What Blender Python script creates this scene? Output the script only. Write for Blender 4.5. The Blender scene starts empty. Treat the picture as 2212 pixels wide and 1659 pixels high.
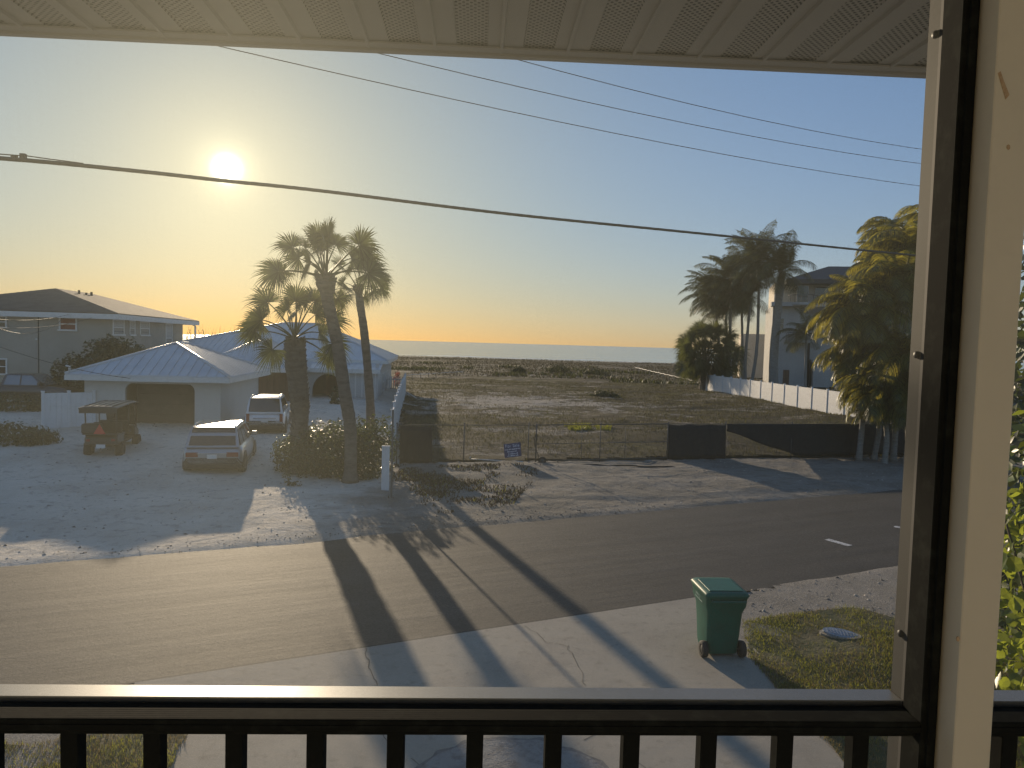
import bpy, math, random
import numpy as np
from mathutils import Vector, Matrix

SC = bpy.context.scene
COL = SC.collection
R = math.radians

# ------------------------------------------------------------------ camera
FPX, CX, CY, CAMZ = 1598.0, 1106.0, 829.5, 5.0        # focal length and centre on a 2212 x 1659 picture grid
PITCH, ROLL = R(3.13), 0.0279
_f = Vector((0, math.cos(PITCH), -math.sin(PITCH)))
_r0 = Vector((1, 0, 0)); _u0 = Vector((0, math.sin(PITCH), math.cos(PITCH)))
_R = math.cos(ROLL) * _r0 + math.sin(ROLL) * _u0
_U = -math.sin(ROLL) * _r0 + math.cos(ROLL) * _u0
cam_d = bpy.data.cameras.new('camera')
cam = bpy.data.objects.new('camera', cam_d); COL.objects.link(cam)
M = Matrix((( _R.x, _U.x, -_f.x, 0), (_R.y, _U.y, -_f.y, 0), (_R.z, _U.z, -_f.z, CAMZ), (0, 0, 0, 1)))
cam.matrix_world = M
cam_d.sensor_width = 36.0
cam_d.lens = 36.0 * FPX / 2212.0
cam_d.clip_start = 0.05; cam_d.clip_end = 60000
SC.camera = cam

def ray(x, y):
    return (_f + _R * ((x - CX) / FPX) + _U * ((CY - y) / FPX)).normalized()
def at(x, y, z=0.0):
    """surveyed point: where the sight line through grid point x, y meets height z"""
    d = ray(x, y); t = (z - CAMZ) / d.z
    return Vector((d.x * t, d.y * t, z))
def atY(x, y, Y):
    d = ray(x, y); t = Y / d.y
    return Vector((d.x * t, Y, CAMZ + d.z * t))

# ------------------------------------------------------------------ sky and sun
SUN_AZ, SUN_EL = R(-21.2), R(11.7)                     # azimuth measured from +Y towards +X
SUN_DIR = Vector((math.sin(SUN_AZ) * math.cos(SUN_EL), math.cos(SUN_AZ) * math.cos(SUN_EL), math.sin(SUN_EL)))
W = bpy.data.worlds.new("World"); SC.world = W; W.use_nodes = True
nt = W.node_tree; nt.nodes.clear()
def N(nt, t, **kw):
    n = nt.nodes.new(t)
    for k, v in kw.items():
        if k == 'i':
            for a, b in v.items(): n.inputs[a].default_value = b
        else: setattr(n, k, v)
    return n
def L(nt, a, ao, b, bi): nt.links.new(a.outputs[ao], b.inputs[bi])
out = N(nt, 'ShaderNodeOutputWorld'); bg = N(nt, 'ShaderNodeBackground')
sky = N(nt, 'ShaderNodeTexSky'); sky.sky_type = 'NISHITA'; sky.sun_disc = False
sky.sun_elevation = SUN_EL; sky.sun_rotation = SUN_AZ
sky.air_density = 1.0; sky.dust_density = 0.15; sky.ozone_density = 2.5; sky.altitude = 0
bg.inputs['Strength'].default_value = 0.15
# the bright aureole of the low sun itself, seen through damp sea air
geo = N(nt, 'ShaderNodeTexCoord')
dot = N(nt, 'ShaderNodeVectorMath', operation='DOT_PRODUCT'); dot.inputs[1].default_value = SUN_DIR
nrm = N(nt, 'ShaderNodeVectorMath', operation='NORMALIZE')
L(nt, geo, 'Generated', nrm, 0); L(nt, nrm, 0, dot, 0)
mx0 = N(nt, 'ShaderNodeMath', operation='MAXIMUM'); mx0.inputs[1].default_value = 0.0
L(nt, dot, 'Value', mx0, 0)
def lobe(power, col, k):
    p = N(nt, 'ShaderNodeMath', operation='POWER'); p.inputs[1].default_value = power
    L(nt, mx0, 0, p, 0)
    v = N(nt, 'ShaderNodeVectorMath', operation='SCALE'); v.inputs[0].default_value = [c * k for c in col]
    L(nt, p, 0, v, 'Scale'); return v
SKYTINT = (1.12, 1.22, 1.48)
HORIZON = (.62, .34, .17)
gam = N(nt, 'ShaderNodeGamma', i={'Gamma': 0.60}); L(nt, sky, 0, gam, 0)
sat = N(nt, 'ShaderNodeHueSaturation', i={'Saturation': 1.18}); L(nt, gam, 0, sat, 'Color')
tint = N(nt, 'ShaderNodeVectorMath', operation='MULTIPLY'); tint.inputs[1].default_value = SKYTINT
L(nt, sat, 0, tint, 0)
def warm(src, fac, col):
    m = N(nt, 'ShaderNodeMix', data_type='RGBA', blend_type='MULTIPLY'); L(nt, fac, 0, m, 'Factor'); L(nt, src, 2 if src.bl_idname == 'ShaderNodeMix' else 0, m, 6); m.inputs[7].default_value = (*col, 1); return m
pn = N(nt, 'ShaderNodeMath', operation='POWER'); pn.inputs[1].default_value = 9.0; L(nt, mx0, 0, pn, 0)
w1 = warm(tint, pn, (1.0, .91, .63))
sx = N(nt, 'ShaderNodeSeparateXYZ'); L(nt, nrm, 0, sx, 0)
ab = N(nt, 'ShaderNodeMath', operation='ABSOLUTE'); L(nt, sx, 2, ab, 0)
om = N(nt, 'ShaderNodeMath', operation='SUBTRACT'); om.inputs[0].default_value = 1.0; L(nt, ab, 0, om, 1)
pw_ = N(nt, 'ShaderNodeMath', operation='POWER'); pw_.inputs[1].default_value = 8.0; L(nt, om, 0, pw_, 0)
pz = N(nt, 'ShaderNodeMath', operation='POWER'); pz.inputs[1].default_value = 1.4; L(nt, mx0, 0, pz, 0)
ml_ = N(nt, 'ShaderNodeMath', operation='MULTIPLY'); L(nt, pw_, 0, ml_, 0); L(nt, pz, 0, ml_, 1)
w2 = warm(w1, ml_, (.90, .69, .47))
acc = None
for pw, col, k in ((16000, (1, .95, .8), 40.0), (2000, (1, .88, .52), 3.0), (200, (1, .78, .32), 1.5), (16, (1, .68, .24), .6)):
    a = N(nt, 'ShaderNodeVectorMath', operation='ADD'); v = lobe(pw, col, k)
    if acc is None: L(nt, w2, 2, a, 0)
    else: L(nt, acc, 0, a, 0)
    L(nt, v, 0, a, 1); acc = a
hz = N(nt, 'ShaderNodeVectorMath', operation='SCALE'); hz.inputs[0].default_value = HORIZON; L(nt, ml_, 0, hz, 'Scale')
a = N(nt, 'ShaderNodeVectorMath', operation='ADD'); L(nt, acc, 0, a, 0); L(nt, hz, 0, a, 1); acc = a
L(nt, acc, 0, bg, 'Color'); L(nt, bg, 0, out, 'Surface')

sun_d = bpy.data.lights.new('sun', 'SUN'); sun_d.energy = 5.0; sun_d.angle = R(0.6); sun_d.color = (1.0, 0.80, 0.55)
sun = bpy.data.objects.new('sun', sun_d); COL.objects.link(sun)
sun.rotation_euler = (-SUN_DIR).to_track_quat('-Z', 'Y').to_euler()
sun.location = (0, 0, 40)

SC.view_settings.view_transform = 'Standard'; SC.view_settings.look = 'None'
SC.view_settings.exposure = 0.40; SC.view_settings.gamma = 1.0
SC.view_settings.use_curve_mapping = False
SC.cycles.use_denoising = True
SC.cycles.max_bounces = 8; SC.cycles.sample_clamp_indirect = 6.0

# ------------------------------------------------------------------ helpers
def tag(o, label=None, cat=None, group=None, kind=None):
    if label: o['label'] = label
    if cat: o['category'] = cat
    if group: o['group'] = group
    if kind: o['kind'] = kind
    return o
def thing(name, loc, label, cat, rot=0.0, group=None):
    o = bpy.data.objects.new(name, None); COL.objects.link(o)
    o.location = loc; o.rotation_euler = (0, 0, rot); o.empty_display_size = 0.1
    return tag(o, label, cat, group)
def link(name, me, parent=None, mat=None, loc=None, rot=None, scale=None):
    o = bpy.data.objects.new(name, me); COL.objects.link(o)
    if parent is not None: o.parent = parent
    if mat is not None and not me.materials: me.materials.append(mat)
    if loc is not None: o.location = loc
    if rot is not None: o.rotation_euler = rot
    if scale is not None: o.scale = scale
    return o
def copy_tree(o, parent=None):
    c = o.copy(); COL.objects.link(c)
    if parent is not None: c.parent = parent
    for ch in list(o.children): copy_tree(ch, c)
    return c
def np_mesh(name, verts, faces, smooth=False):
    """verts (n,3), faces (m,k) arrays -> mesh, quickly"""
    verts = np.asarray(verts, np.float32); faces = np.asarray(faces, np.int32)
    me = bpy.data.meshes.new(name); k = faces.shape[1]
    me.vertices.add(len(verts)); me.vertices.foreach_set('co', verts.ravel())
    me.loops.add(faces.size); me.loops.foreach_set('vertex_index', faces.ravel())
    me.polygons.add(len(faces)); me.polygons.foreach_set('loop_start', np.arange(0, faces.size, k, dtype=np.int32))
    me.update(calc_edges=True)
    if smooth: me.polygons.foreach_set('use_smooth', np.ones(len(faces), bool))
    me.validate(); return me

class MB:
    def __init__(s): s.v = []; s.f = []; s.sm = []
    def add(s, vs, fs, smooth=False):
        b = len(s.v); s.v += [tuple(v) for v in vs]
        s.f += [tuple(i + b for i in f) for f in fs]; s.sm += [smooth] * len(fs); return s
    def box(s, lo, hi, rz=0.0, piv=None, M=None):
        x0, y0, z0 = lo; x1, y1, z1 = hi
        vs = [Vector(p) for p in ((x0,y0,z0),(x1,y0,z0),(x1,y1,z0),(x0,y1,z0),(x0,y0,z1),(x1,y0,z1),(x1,y1,z1),(x0,y1,z1))]
        if rz:
            c = Vector(piv) if piv else Vector(((x0+x1)/2, (y0+y1)/2, 0)); q = Matrix.Rotation(rz, 3, 'Z')
            vs = [q @ (v - c) + c for v in vs]
        if M is not None: vs = [M @ v for v in vs]
        return s.add(vs, ((0,3,2,1),(4,5,6,7),(0,1,5,4),(1,2,6,5),(2,3,7,6),(3,0,4,7)))
    def poly(s, pts): return s.add(pts, (tuple(range(len(pts))),))
    def prism(s, pts, d):
        """flat polygon pts extruded along vector d"""
        n = len(pts); d = Vector(d); a = [Vector(p) for p in pts]; b = [p + d for p in a]
        fs = [tuple(range(n))[::-1], tuple(range(n, 2*n))] + [(i, (i+1) % n, n + (i+1) % n, n + i) for i in range(n)]
        return s.add(a + b, fs)
    def tube(s, pts, rad, n=8, caps=True, smooth=True):
        pts = [Vector(p) for p in pts]
        rad = rad if isinstance(rad, (list, tuple)) else [rad] * len(pts)
        vs, fs, up = [], [], None
        for i, p in enumerate(pts):
            t = (pts[min(i+1, len(pts)-1)] - pts[max(i-1, 0)]).normalized()
            if up is None:
                up = Vector((0,0,1)) if abs(t.z) < 0.9 else Vector((1,0,0))
            a = t.cross(up)
            a = a.normalized() if a.length > 1e-6 else t.orthogonal().normalized()
            up = a.cross(t).normalized()
            for k in range(n):
                w = 2*math.pi*k/n
                vs.append(p + (a*math.cos(w) + up*math.sin(w)) * rad[i])
        for i in range(len(pts)-1):
            for k in range(n):
                k2 = (k+1) % n
                fs.append((i*n+k, i*n+k2, (i+1)*n+k2, (i+1)*n+k))
        s.add(vs, fs, smooth)
        if caps:
            b = len(s.v) - len(vs); m = len(pts)-1
            s.f += [tuple(b+k for k in range(n)), tuple(b+m*n+k for k in range(n))[::-1]]; s.sm += [False]*2
        return s
    def lathe(s, prof, n=16, c=(0,0,0), axis='z', smooth=True):
        vs, fs = [], []
        for r_, h in prof:
            for k in range(n):
                w = 2*math.pi*k/n; a, b = r_*math.cos(w), r_*math.sin(w)
                p = (a, b, h) if axis == 'z' else ((h, a, b) if axis == 'x' else (a, h, b))
                vs.append((p[0]+c[0], p[1]+c[1], p[2]+c[2]))
        for i in range(len(prof)-1):
            for k in range(n):
                k2 = (k+1) % n; fs.append((i*n+k, i*n+k2, (i+1)*n+k2, (i+1)*n+k))
        return s.add(vs, fs, smooth)
    def mesh(s, name):
        me = bpy.data.meshes.new(name); me.from_pydata(s.v, [], s.f); me.update()
        me.polygons.foreach_set('use_smooth', s.sm); return me
    def build(s, name, mat, parent=None, loc=None, rot=None, fix=True, bevel=0.0):
        me = s.mesh(name)
        if fix:
            import bmesh
            bm = bmesh.new(); bm.from_mesh(me); bmesh.ops.recalc_face_normals(bm, faces=bm.faces)
            if bevel:
                es = [e for e in bm.edges if len(e.link_faces) == 2 and e.calc_face_angle(0) > 0.6]
                bmesh.ops.bevel(bm, geom=es, offset=bevel, segments=1, affect='EDGES', clamp_overlap=True)
            bm.to_mesh(me); bm.free()
        return link(name, me, parent, mat, loc, rot)

# ------------------------------------------------------------------ materials
MATS = {}
def principled(name, col, rough=0.6, metal=0.0, spec=0.5, noise=None, bump=None, trans=0.0, coat=0.0, var=0.0, sub=None):
    """noise: list of (scale, colour, lo, hi[, stretch]) mixed over base; bump: (scale, strength, distance)"""
    if name in MATS: return MATS[name]
    m = bpy.data.materials.new(name); m.use_nodes = True; t = m.node_tree; b = t.nodes['Principled BSDF']
    b.inputs['Roughness'].default_value = rough; b.inputs['Metallic'].default_value = metal
    b.inputs['Specular IOR Level'].default_value = spec
    if coat: b.inputs['Coat Weight'].default_value = coat; b.inputs['Coat Roughness'].default_value = 0.08
    if trans: b.inputs['Transmission Weight'].default_value = trans
    base = N(t, 'ShaderNodeRGB'); base.outputs[0].default_value = (*col, 1); cur = (base, 0)
    tc = N(t, 'ShaderNodeTexCoord')
    for nz in (noise or ()):
        sc, c2, lo, hi = nz[:4]; st = nz[4] if len(nz) > 4 else (1, 1, 1)
        mp = N(t, 'ShaderNodeMapping'); mp.inputs['Scale'].default_value = [sc * q for q in st]
        L(t, tc, 'Object', mp, 0)
        n = N(t, 'ShaderNodeTexNoise', i={'Scale': 1.0, 'Detail': 6.0, 'Roughness': 0.62}); L(t, mp, 0, n, 'Vector')
        rmp = N(t, 'ShaderNodeMapRange', i={'From Min': lo, 'From Max': hi}); L(t, n, 0, rmp, 0)
        mix = N(t, 'ShaderNodeMix', data_type='RGBA'); L(t, rmp, 0, mix, 'Factor')
        t.links.new(cur[0].outputs[cur[1]], mix.inputs[6]); mix.inputs[7].default_value = (*c2, 1)
        cur = (mix, 2)
    if var:
        oi = N(t, 'ShaderNodeObjectInfo'); h = N(t, 'ShaderNodeHueSaturation')
        mr = N(t, 'ShaderNodeMapRange', i={'To Min': 1 - var, 'To Max': 1 + var}); L(t, oi, 'Random', mr, 0)
        L(t, mr, 0, h, 'Value'); t.links.new(cur[0].outputs[cur[1]], h.inputs['Color']); cur = (h, 0)
    t.links.new(cur[0].outputs[cur[1]], b.inputs['Base Color'])
    if bump:
        bs = bump if isinstance(bump, list) else [bump]; prev = None
        for sc, st, ds in bs:
            n = N(t, 'ShaderNodeTexNoise', i={'Scale': sc, 'Detail': 5.0, 'Roughness': 0.65}); L(t, tc, 'Object', n, 'Vector')
            bp = N(t, 'ShaderNodeBump', i={'Strength': st, 'Distance': ds}); L(t, n, 0, bp, 'Height')
            if prev is not None: L(t, prev, 0, bp, 'Normal')
            prev = bp
        L(t, prev, 0, b, 'Normal')
    MATS[name] = m; return m
def leafmat(name, col, trans_col, tw=0.35, rough=0.5, var=0.25, spots=None):
    """leaf: lit side plus light that comes through the blade"""
    if name in MATS: return MATS[name]
    m = bpy.data.materials.new(name); m.use_nodes = True; t = m.node_tree; b = t.nodes['Principled BSDF']; o = t.nodes['Material Output']
    b.inputs['Roughness'].default_value = rough
    tc = N(t, 'ShaderNodeTexCoord'); n = N(t, 'ShaderNodeTexNoise', i={'Scale': 1.7, 'Detail': 3.0}); L(t, tc, 'Object', n, 'Vector')
    g = N(t, 'ShaderNodeNewGeometry')
    ad = N(t, 'ShaderNodeMath', operation='ADD'); L(t, n, 0, ad, 0); L(t, g, 'Random Per Island', ad, 1)
    mr = N(t, 'ShaderNodeMapRange', i={'From Min': 0.5, 'From Max': 1.3, 'To Min': 1 - var*1.4, 'To Max': 1 + var*1.6}); L(t, ad, 0, mr, 0)
    def c(col):
        v = N(t, 'ShaderNodeVectorMath', operation='SCALE'); v.inputs[0].default_value = col; L(t, mr, 0, v, 'Scale'); return v
    a = c(col); L(t, a, 0, b, 'Base Color')
    tr = N(t, 'ShaderNodeBsdfTranslucent'); k = c(trans_col); L(t, k, 0, tr, 0)
    mx = N(t, 'ShaderNodeMixShader', i={0: tw}); L(t, b, 0, mx, 1); L(t, tr, 0, mx, 2); L(t, mx, 0, o, 0)
    MATS[name] = m; return m
# ------------------------------------------------------------------ ground, road, water
rng = np.random.default_rng(7)
RS = Vector((math.sin(R(64.7)), math.cos(R(64.7)), 0)); RN = Vector((-RS.y, RS.x, 0))     # along the street, away from the house
ROAD_NEAR = at(1100, 1355).dot(RN); ROAD_FAR = at(1250, 1118).dot(RN)
def street(s, n, z=0.0): return RS * s + RN * n + Vector((0, 0, z))

def vnoise(x, y, seed=0):
    """smooth value noise on arrays"""
    r_ = np.random.default_rng(seed); T = r_.random((64, 64))
    xi = np.floor(x).astype(int); yi = np.floor(y).astype(int); fx = x - xi; fy = y - yi
    fx = fx*fx*(3-2*fx); fy = fy*fy*(3-2*fy)
    g = lambda a, b: T[a % 64, b % 64]
    return (g(xi, yi)*(1-fx)+g(xi+1, yi)*fx)*(1-fy) + (g(xi, yi+1)*(1-fx)+g(xi+1, yi+1)*fx)*fy - 0.5
def fbm(x, y, sc, seed=0, oct=4):
    s = 0; a = 1.0
    for o in range(oct): s = s + a*vnoise(x*sc*2**o, y*sc*2**o, seed+o); a *= 0.5
    return s
def inside(poly, x, y):
    c = np.zeros(x.shape, bool); n = len(poly)
    for i in range(n):
        x1, y1 = poly[i][:2]; x2, y2 = poly[(i+1) % n][:2]
        k = ((y1 > y) != (y2 > y)) & (x < (x2-x1)*(y-y1)/((y2-y1) or 1e-9) + x1)
        c ^= k
    return c
def grid_sheet(name, poly, step, zf, mat, feather=1.0):
    """sheet over a polygon, triangulated finely enough to carry relief; relief fades out at the edge"""
    xs = [p[0] for p in poly]; ys = [p[1] for p in poly]
    nx = int((max(xs)-min(xs))/step)+2; ny = int((max(ys)-min(ys))/step)+2
    gx, gy = np.meshgrid(min(xs)+np.arange(nx)*step, min(ys)+np.arange(ny)*step)
    ok = inside(poly, gx, gy)
    z = zf(gx, gy)
    idx = np.arange(nx*ny).reshape(ny, nx)
    q = ok[:-1,:-1] & ok[1:,:-1] & ok[:-1,1:] & ok[1:,1:]
    f = np.stack([idx[:-1,:-1][q], idx[:-1,1:][q], idx[1:,1:][q], idx[1:,:-1][q]], 1)
    me = np_mesh(name, np.stack([gx, gy, z], -1).reshape(-1, 3), f, True)
    import bmesh
    bm = bmesh.new(); bm.from_mesh(me)
    bmesh.ops.delete(bm, geom=[v for v in bm.verts if not v.link_faces], context='VERTS'); bm.to_mesh(me); bm.free()
    return link(name, me, None, mat)

# base terrain: one sheet, flat inland, dipping under the sea beyond the beach
sand = principled('beach_sand', (.42, .38, .32), .95, noise=[(.25, (.32, .29, .24), .4, .7), (14, (.22, .19, .15), .55, .75)], bump=[(6, .5, .05), (.8, .6, .3)])
YS = np.concatenate([np.linspace(-60, 130, 20), np.linspace(140, 330, 60)]); XS = np.linspace(-700, 700, 200)
gx, gy = np.meshgrid(XS, YS)
gz = -0.02 - 2.3*np.clip((gy-242-0.04*gx)/60, 0, 1)
dn = np.clip((gy-125)/20, 0, 1)*np.clip((250-gy)/20, 0, 1)
gz += dn*(0.30*fbm(gx, gy, .05, 3)-.06)
idx = np.arange(gx.size).reshape(gx.shape)
ff = np.stack([idx[:-1,:-1], idx[:-1,1:], idx[1:,1:], idx[1:,:-1]], -1).reshape(-1, 4)
tag(link('ground', np_mesh('ground', np.stack([gx, gy, gz], -1).reshape(-1, 3), ff, True), None, sand), kind='structure')

# sea
sea = bpy.data.materials.new('sea_water'); sea.use_nodes = True; t = sea.node_tree; b = t.nodes['Principled BSDF']
b.inputs['Base Color'].default_value = (.035, .085, .095, 1); b.inputs['Roughness'].default_value = .16; b.inputs['IOR'].default_value = 1.33
tc = N(t, 'ShaderNodeTexCoord'); mp = N(t, 'ShaderNodeMapping'); mp.inputs['Scale'].default_value = (.05, .22, 1); L(t, tc, 'Object', mp, 0)
n1 = N(t, 'ShaderNodeTexNoise', i={'Scale': 1.0, 'Detail': 7.0, 'Roughness': .6}); L(t, mp, 0, n1, 'Vector')
bp = N(t, 'ShaderNodeBump', i={'Strength': .10, 'Distance': 1.2}); L(t, n1, 0, bp, 'Height'); L(t, bp, 0, b, 'Normal')
# streaks of lighter, shallow water
mp2 = N(t, 'ShaderNodeMapping'); mp2.inputs['Scale'].default_value = (.004, .02, 1); L(t, tc, 'Object', mp2, 0)
n2 = N(t, 'ShaderNodeTexNoise', i={'Scale': 1.0, 'Detail': 4.0}); L(t, mp2, 0, n2, 'Vector')
mr = N(t, 'ShaderNodeMapRange', i={'From Min': .4, 'From Max': .65}); L(t, n2, 0, mr, 0)
mx = N(t, 'ShaderNodeMix', data_type='RGBA'); L(t, mr, 0, mx, 'Factor'); mx.inputs[6].default_value = (.17, .27, .31, 1); mx.inputs[7].default_value = (.36, .47, .50, 1)
L(t, mx, 2, b, 'Base Color')
m_ = MB(); m_.poly([(-30000, 250, 0), (30000, 250, 0), (30000, 45000, 0), (-30000, 45000, 0)])
tag(m_.build('sea', sea, None, loc=(0, 0, -1.15)), kind='structure')
# low breakers close to the beach
foam = principled('sea_foam', (.75, .78, .78), .8, noise=[(2, (.4, .47, .5), .45, .6)])
for i, (y0, x0, x1) in enumerate(((285, -60, 150), (297, -20, 90), (318, -90, 40))):
    m_ = MB(); vs = []
    for x in np.arange(x0, x1, 3.0):
        y = y0 + .05*x + 2.5*math.sin(x*.07+i); w = .3 + 1.6*max(0, math.sin(x*.11+i*2)) + .5*math.sin(x*.37+i)**2
        vs += [(x, y-w, -1.12), (x, y+w, -1.12), (x, y, -1.10+.06*w)]
    n_ = len(vs)//3; m_.add(vs, [(3*k, 3*k+3, 3*k+5, 3*k+2) for k in range(n_-1)] + [(3*k+2, 3*k+5, 3*k+4, 3*k+1) for k in range(n_-1)], True)
    tag(m_.build('breaking_wave', foam), kind='structure')

# road
asph = bpy.data.materials.new('asphalt'); asph.use_nodes = True; t = asph.node_tree; b = t.nodes['Principled BSDF']
tc = N(t, 'ShaderNodeTexCoord'); mp = N(t, 'ShaderNodeMapping'); mp.inputs['Rotation'].default_value = (0, 0, R(-25.3)); L(t, tc, 'Object', mp, 0)
st = N(t, 'ShaderNodeMapping'); st.inputs['Scale'].default_value = (.12, 1.6, 1); L(t, mp, 0, st, 0)
n1 = N(t, 'ShaderNodeTexNoise', i={'Scale': 1.0, 'Detail': 5.0, 'Roughness': .6}); L(t, st, 0, n1, 'Vector')       # wheel tracks, along the street
n2 = N(t, 'ShaderNodeTexNoise', i={'Scale': 26.0, 'Detail': 5.0, 'Roughness': .8}); L(t, tc, 'Object', n2, 'Vector')  # aggregate
n3 = N(t, 'ShaderNodeTexNoise', i={'Scale': .5, 'Detail': 6.0, 'Roughness': .65}); L(t, tc, 'Object', n3, 'Vector')
cr = N(t, 'ShaderNodeValToRGB'); cr.color_ramp.elements[0].position = .3; cr.color_ramp.elements[0].color = (.041, .038, .034, 1)
cr.color_ramp.elements[1].position = .72; cr.color_ramp.elements[1].color = (.080, .073, .065, 1)
mxn = N(t, 'ShaderNodeMix', data_type='FLOAT', i={0: .45}); t.links.new(n1.outputs[0], mxn.inputs[2]); t.links.new(n3.outputs[0], mxn.inputs[3]); L(t, mxn, 0, cr, 0)
r2 = N(t, 'ShaderNodeMapRange', i={'From Min': .36, 'From Max': .68, 'To Min': .5, 'To Max': 1.6}); L(t, n2, 0, r2, 0)
sc_ = N(t, 'ShaderNodeVectorMath', operation='SCALE'); L(t, cr, 0, sc_, 0); L(t, r2, 0, sc_, 'Scale')
# fine cracks
vo = N(t, 'ShaderNodeTexVoronoi', feature='DISTANCE_TO_EDGE', i={'Scale': .22}); 
wn = N(t, 'ShaderNodeTexNoise', i={'Scale': .9, 'Detail': 4.0}); L(t, tc, 'Object', wn, 'Vector')
wv = N(t, 'ShaderNodeVectorMath', operation='MULTIPLY_ADD'); L(t, wn, 1, wv, 0); wv.inputs[1].default_value = (2.2, 2.2, 0); L(t, tc, 'Object', wv, 2); L(t, wv, 0, vo, 'Vector')
ck = N(t, 'ShaderNodeMapRange', i={'From Min': .0008, 'From Max': .0022, 'To Min': .55, 'To Max': 1.0}); L(t, vo, 0, ck, 0)
s2_ = N(t, 'ShaderNodeVectorMath', operation='SCALE'); L(t, sc_, 0, s2_, 0); L(t, ck, 0, s2_, 'Scale'); L(t, s2_, 0, b, 'Base Color')
b.inputs['Roughness'].default_value = .74; b.inputs['Specular IOR Level'].default_value = .26
bp = N(t, 'ShaderNodeBump', i={'Strength': .55, 'Distance': .012}); L(t, n2, 0, bp, 'Height')
bp2 = N(t, 'ShaderNodeBump', i={'Strength': .25, 'Distance': .12}); L(t, mxn, 0, bp2, 'Height'); L(t, bp, 0, bp2, 'Normal'); L(t, bp2, 0, b, 'Normal')
def ragged(s0, s1, n0, amp, seed, step=.5):
    ss = np.arange(s0, s1, step); return [street(s, n0 + amp*float(fbm(np.array([s]), np.array([0.3]), .35, seed)[0])) for s in ss]
near = ragged(-70, 220, ROAD_NEAR, .10, 11); far = ragged(-70, 220, ROAD_FAR, .35, 21)
m_ = MB()
vs = [p + Vector((0, 0, .012)) for p in near] + [p + Vector((0, 0, .012)) for p in far]; k = len(near)
m_.add(vs, [(i, i+1, k+i+1, k+i) for i in range(k-1)])
tag(m_.build('road', asph), kind='structure')
# the two worn lane dashes
paint = principled('road_paint', (.62, .61, .58), .7, noise=[(9, (.2, .19, .18), .52, .62)])
for (x0, y0, x1, y1, w) in ((1786, 1166, 1836, 1180, .10), (1932, 1138, 1962, 1144, .10)):
    a, c = at(x0, y0), at(x1, y1); d = (c-a).normalized(); q = Vector((-d.y, d.x, 0))*w
    m_ = MB(); m_.poly([a-q+Vector((0,0,.016)), c-q+Vector((0,0,.016)), c+q+Vector((0,0,.016)), a+q+Vector((0,0,.016))])
    tag(m_.build('road_marking', paint), kind='structure')

# concrete driveway in slabs (joints are gaps); its front edge is the road edge
conc = principled('concrete', (.33, .295, .235), .85, noise=[(.7, (.26, .23, .185), .42, .7), (5, (.21, .185, .145), .54, .74), (60, (.40, .36, .295), .5, .75)], bump=[(45, .35, .006), (3, .3, .02)])
conc_in = principled('concrete_dark', (.17, .165, .155), .9, noise=[(8, (.10, .10, .10), .45, .65)], bump=(30, .4, .01))
def clip_line(pa, pb, n): t_ = (n - pa.dot(RN)) / ((pb-pa).dot(RN)); return pa + (pb-pa)*t_
Lb, Lt = at(372, 1659), at(418, 1590); Lpt = clip_line(Lb, Lt, ROAD_NEAR+.02)
Rb = at(1822, 1659); Rt = at(1603, 1400); Rpt = clip_line(Rb, at(1648, 1440), ROAD_NEAR+.02)
Lpt = at(290, 1478)
drive = thing('driveway', (0, 0, 0), None, None); drive['kind'] = 'structure'
base = MB(); base.poly([at(150, 2100)+Vector((0,0,.004)), at(2150, 2100)+Vector((0,0,.004)), Rpt+Vector((0,0,.004)), Lpt+Vector((0,0,.004))]); base.build('joint_bed', conc_in, drive)
# slab corners: columns between left and right edge, rows towards the house
near_edge = lambda u: (Lpt.lerp(Rpt, u))
house_edge = lambda u: at(60 + (2300-60)*u, 2150)
us = [0, 1.0]; ws = [0, .36, .7, 1.0]
for j in range(3):
    for i in range(1):
        P = [near_edge(us[i]).lerp(house_edge(us[i]), ws[j]), near_edge(us[i+1]).lerp(house_edge(us[i+1]), ws[j]),
             near_edge(us[i+1]).lerp(house_edge(us[i+1]), ws[j+1]), near_edge(us[i]).lerp(house_edge(us[i]), ws[j+1])]
        c = sum(P, Vector())/4; P = [p + (c-p).normalized()*.008 for p in P]
        s_ = MB(); s_.prism([p + Vector((0,0,.006)) for p in P], (0, 0, .018+.004*((i+j) % 2))); s_.build('concrete_slab', conc, drive)
m_ = MB(); a, c = Lpt - RS*.3, Rpt + RS*.2
m_.poly([a+RN*.005+Vector((0,0,.0165)), c+RN*.005+Vector((0,0,.0165)), c+RN*.07+Vector((0,0,.0165)), a+RN*.06+Vector((0,0,.0165))]); m_.build('gap_shade_strip', principled('gap_dark', (.02, .02, .02), .8), drive)  # flat strip, its dark colour standing in for the shade of a recessed gap
# cracks: thin dark strips laid across the slabs
crack_m = principled('crack_dark', (.10, .09, .075), 1.0)
def crack(px, w=.012, seed=1):
    w *= .6
    r_ = random.Random(seed); pts = []
    for (a, c) in zip(px[:-1], px[1:]):
        A, C = at(*a, .031), at(*c, .031); n = max(2, int((C-A).length/.12))
        for k in range(n): pts.append(A.lerp(C, k/n) + Vector((r_.uniform(-.03, .03), r_.uniform(-.03, .03), 0)))
    pts.append(at(*px[-1], .031)); vs = []; fs = []
    for i, p in enumerate(pts):
        d = (pts[min(i+1, len(pts)-1)] - pts[max(i-1, 0)]).normalized(); q = Vector((-d.y, d.x, 0))*w*r_.uniform(.4, 1)
        vs += [p-q, p+q]
    fs = [(2*i, 2*i+1, 2*i+3, 2*i+2) for i in range(len(pts)-1)]
    m_ = MB(); m_.add(vs, fs); m_.build('crack', crack_m, drive)
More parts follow.
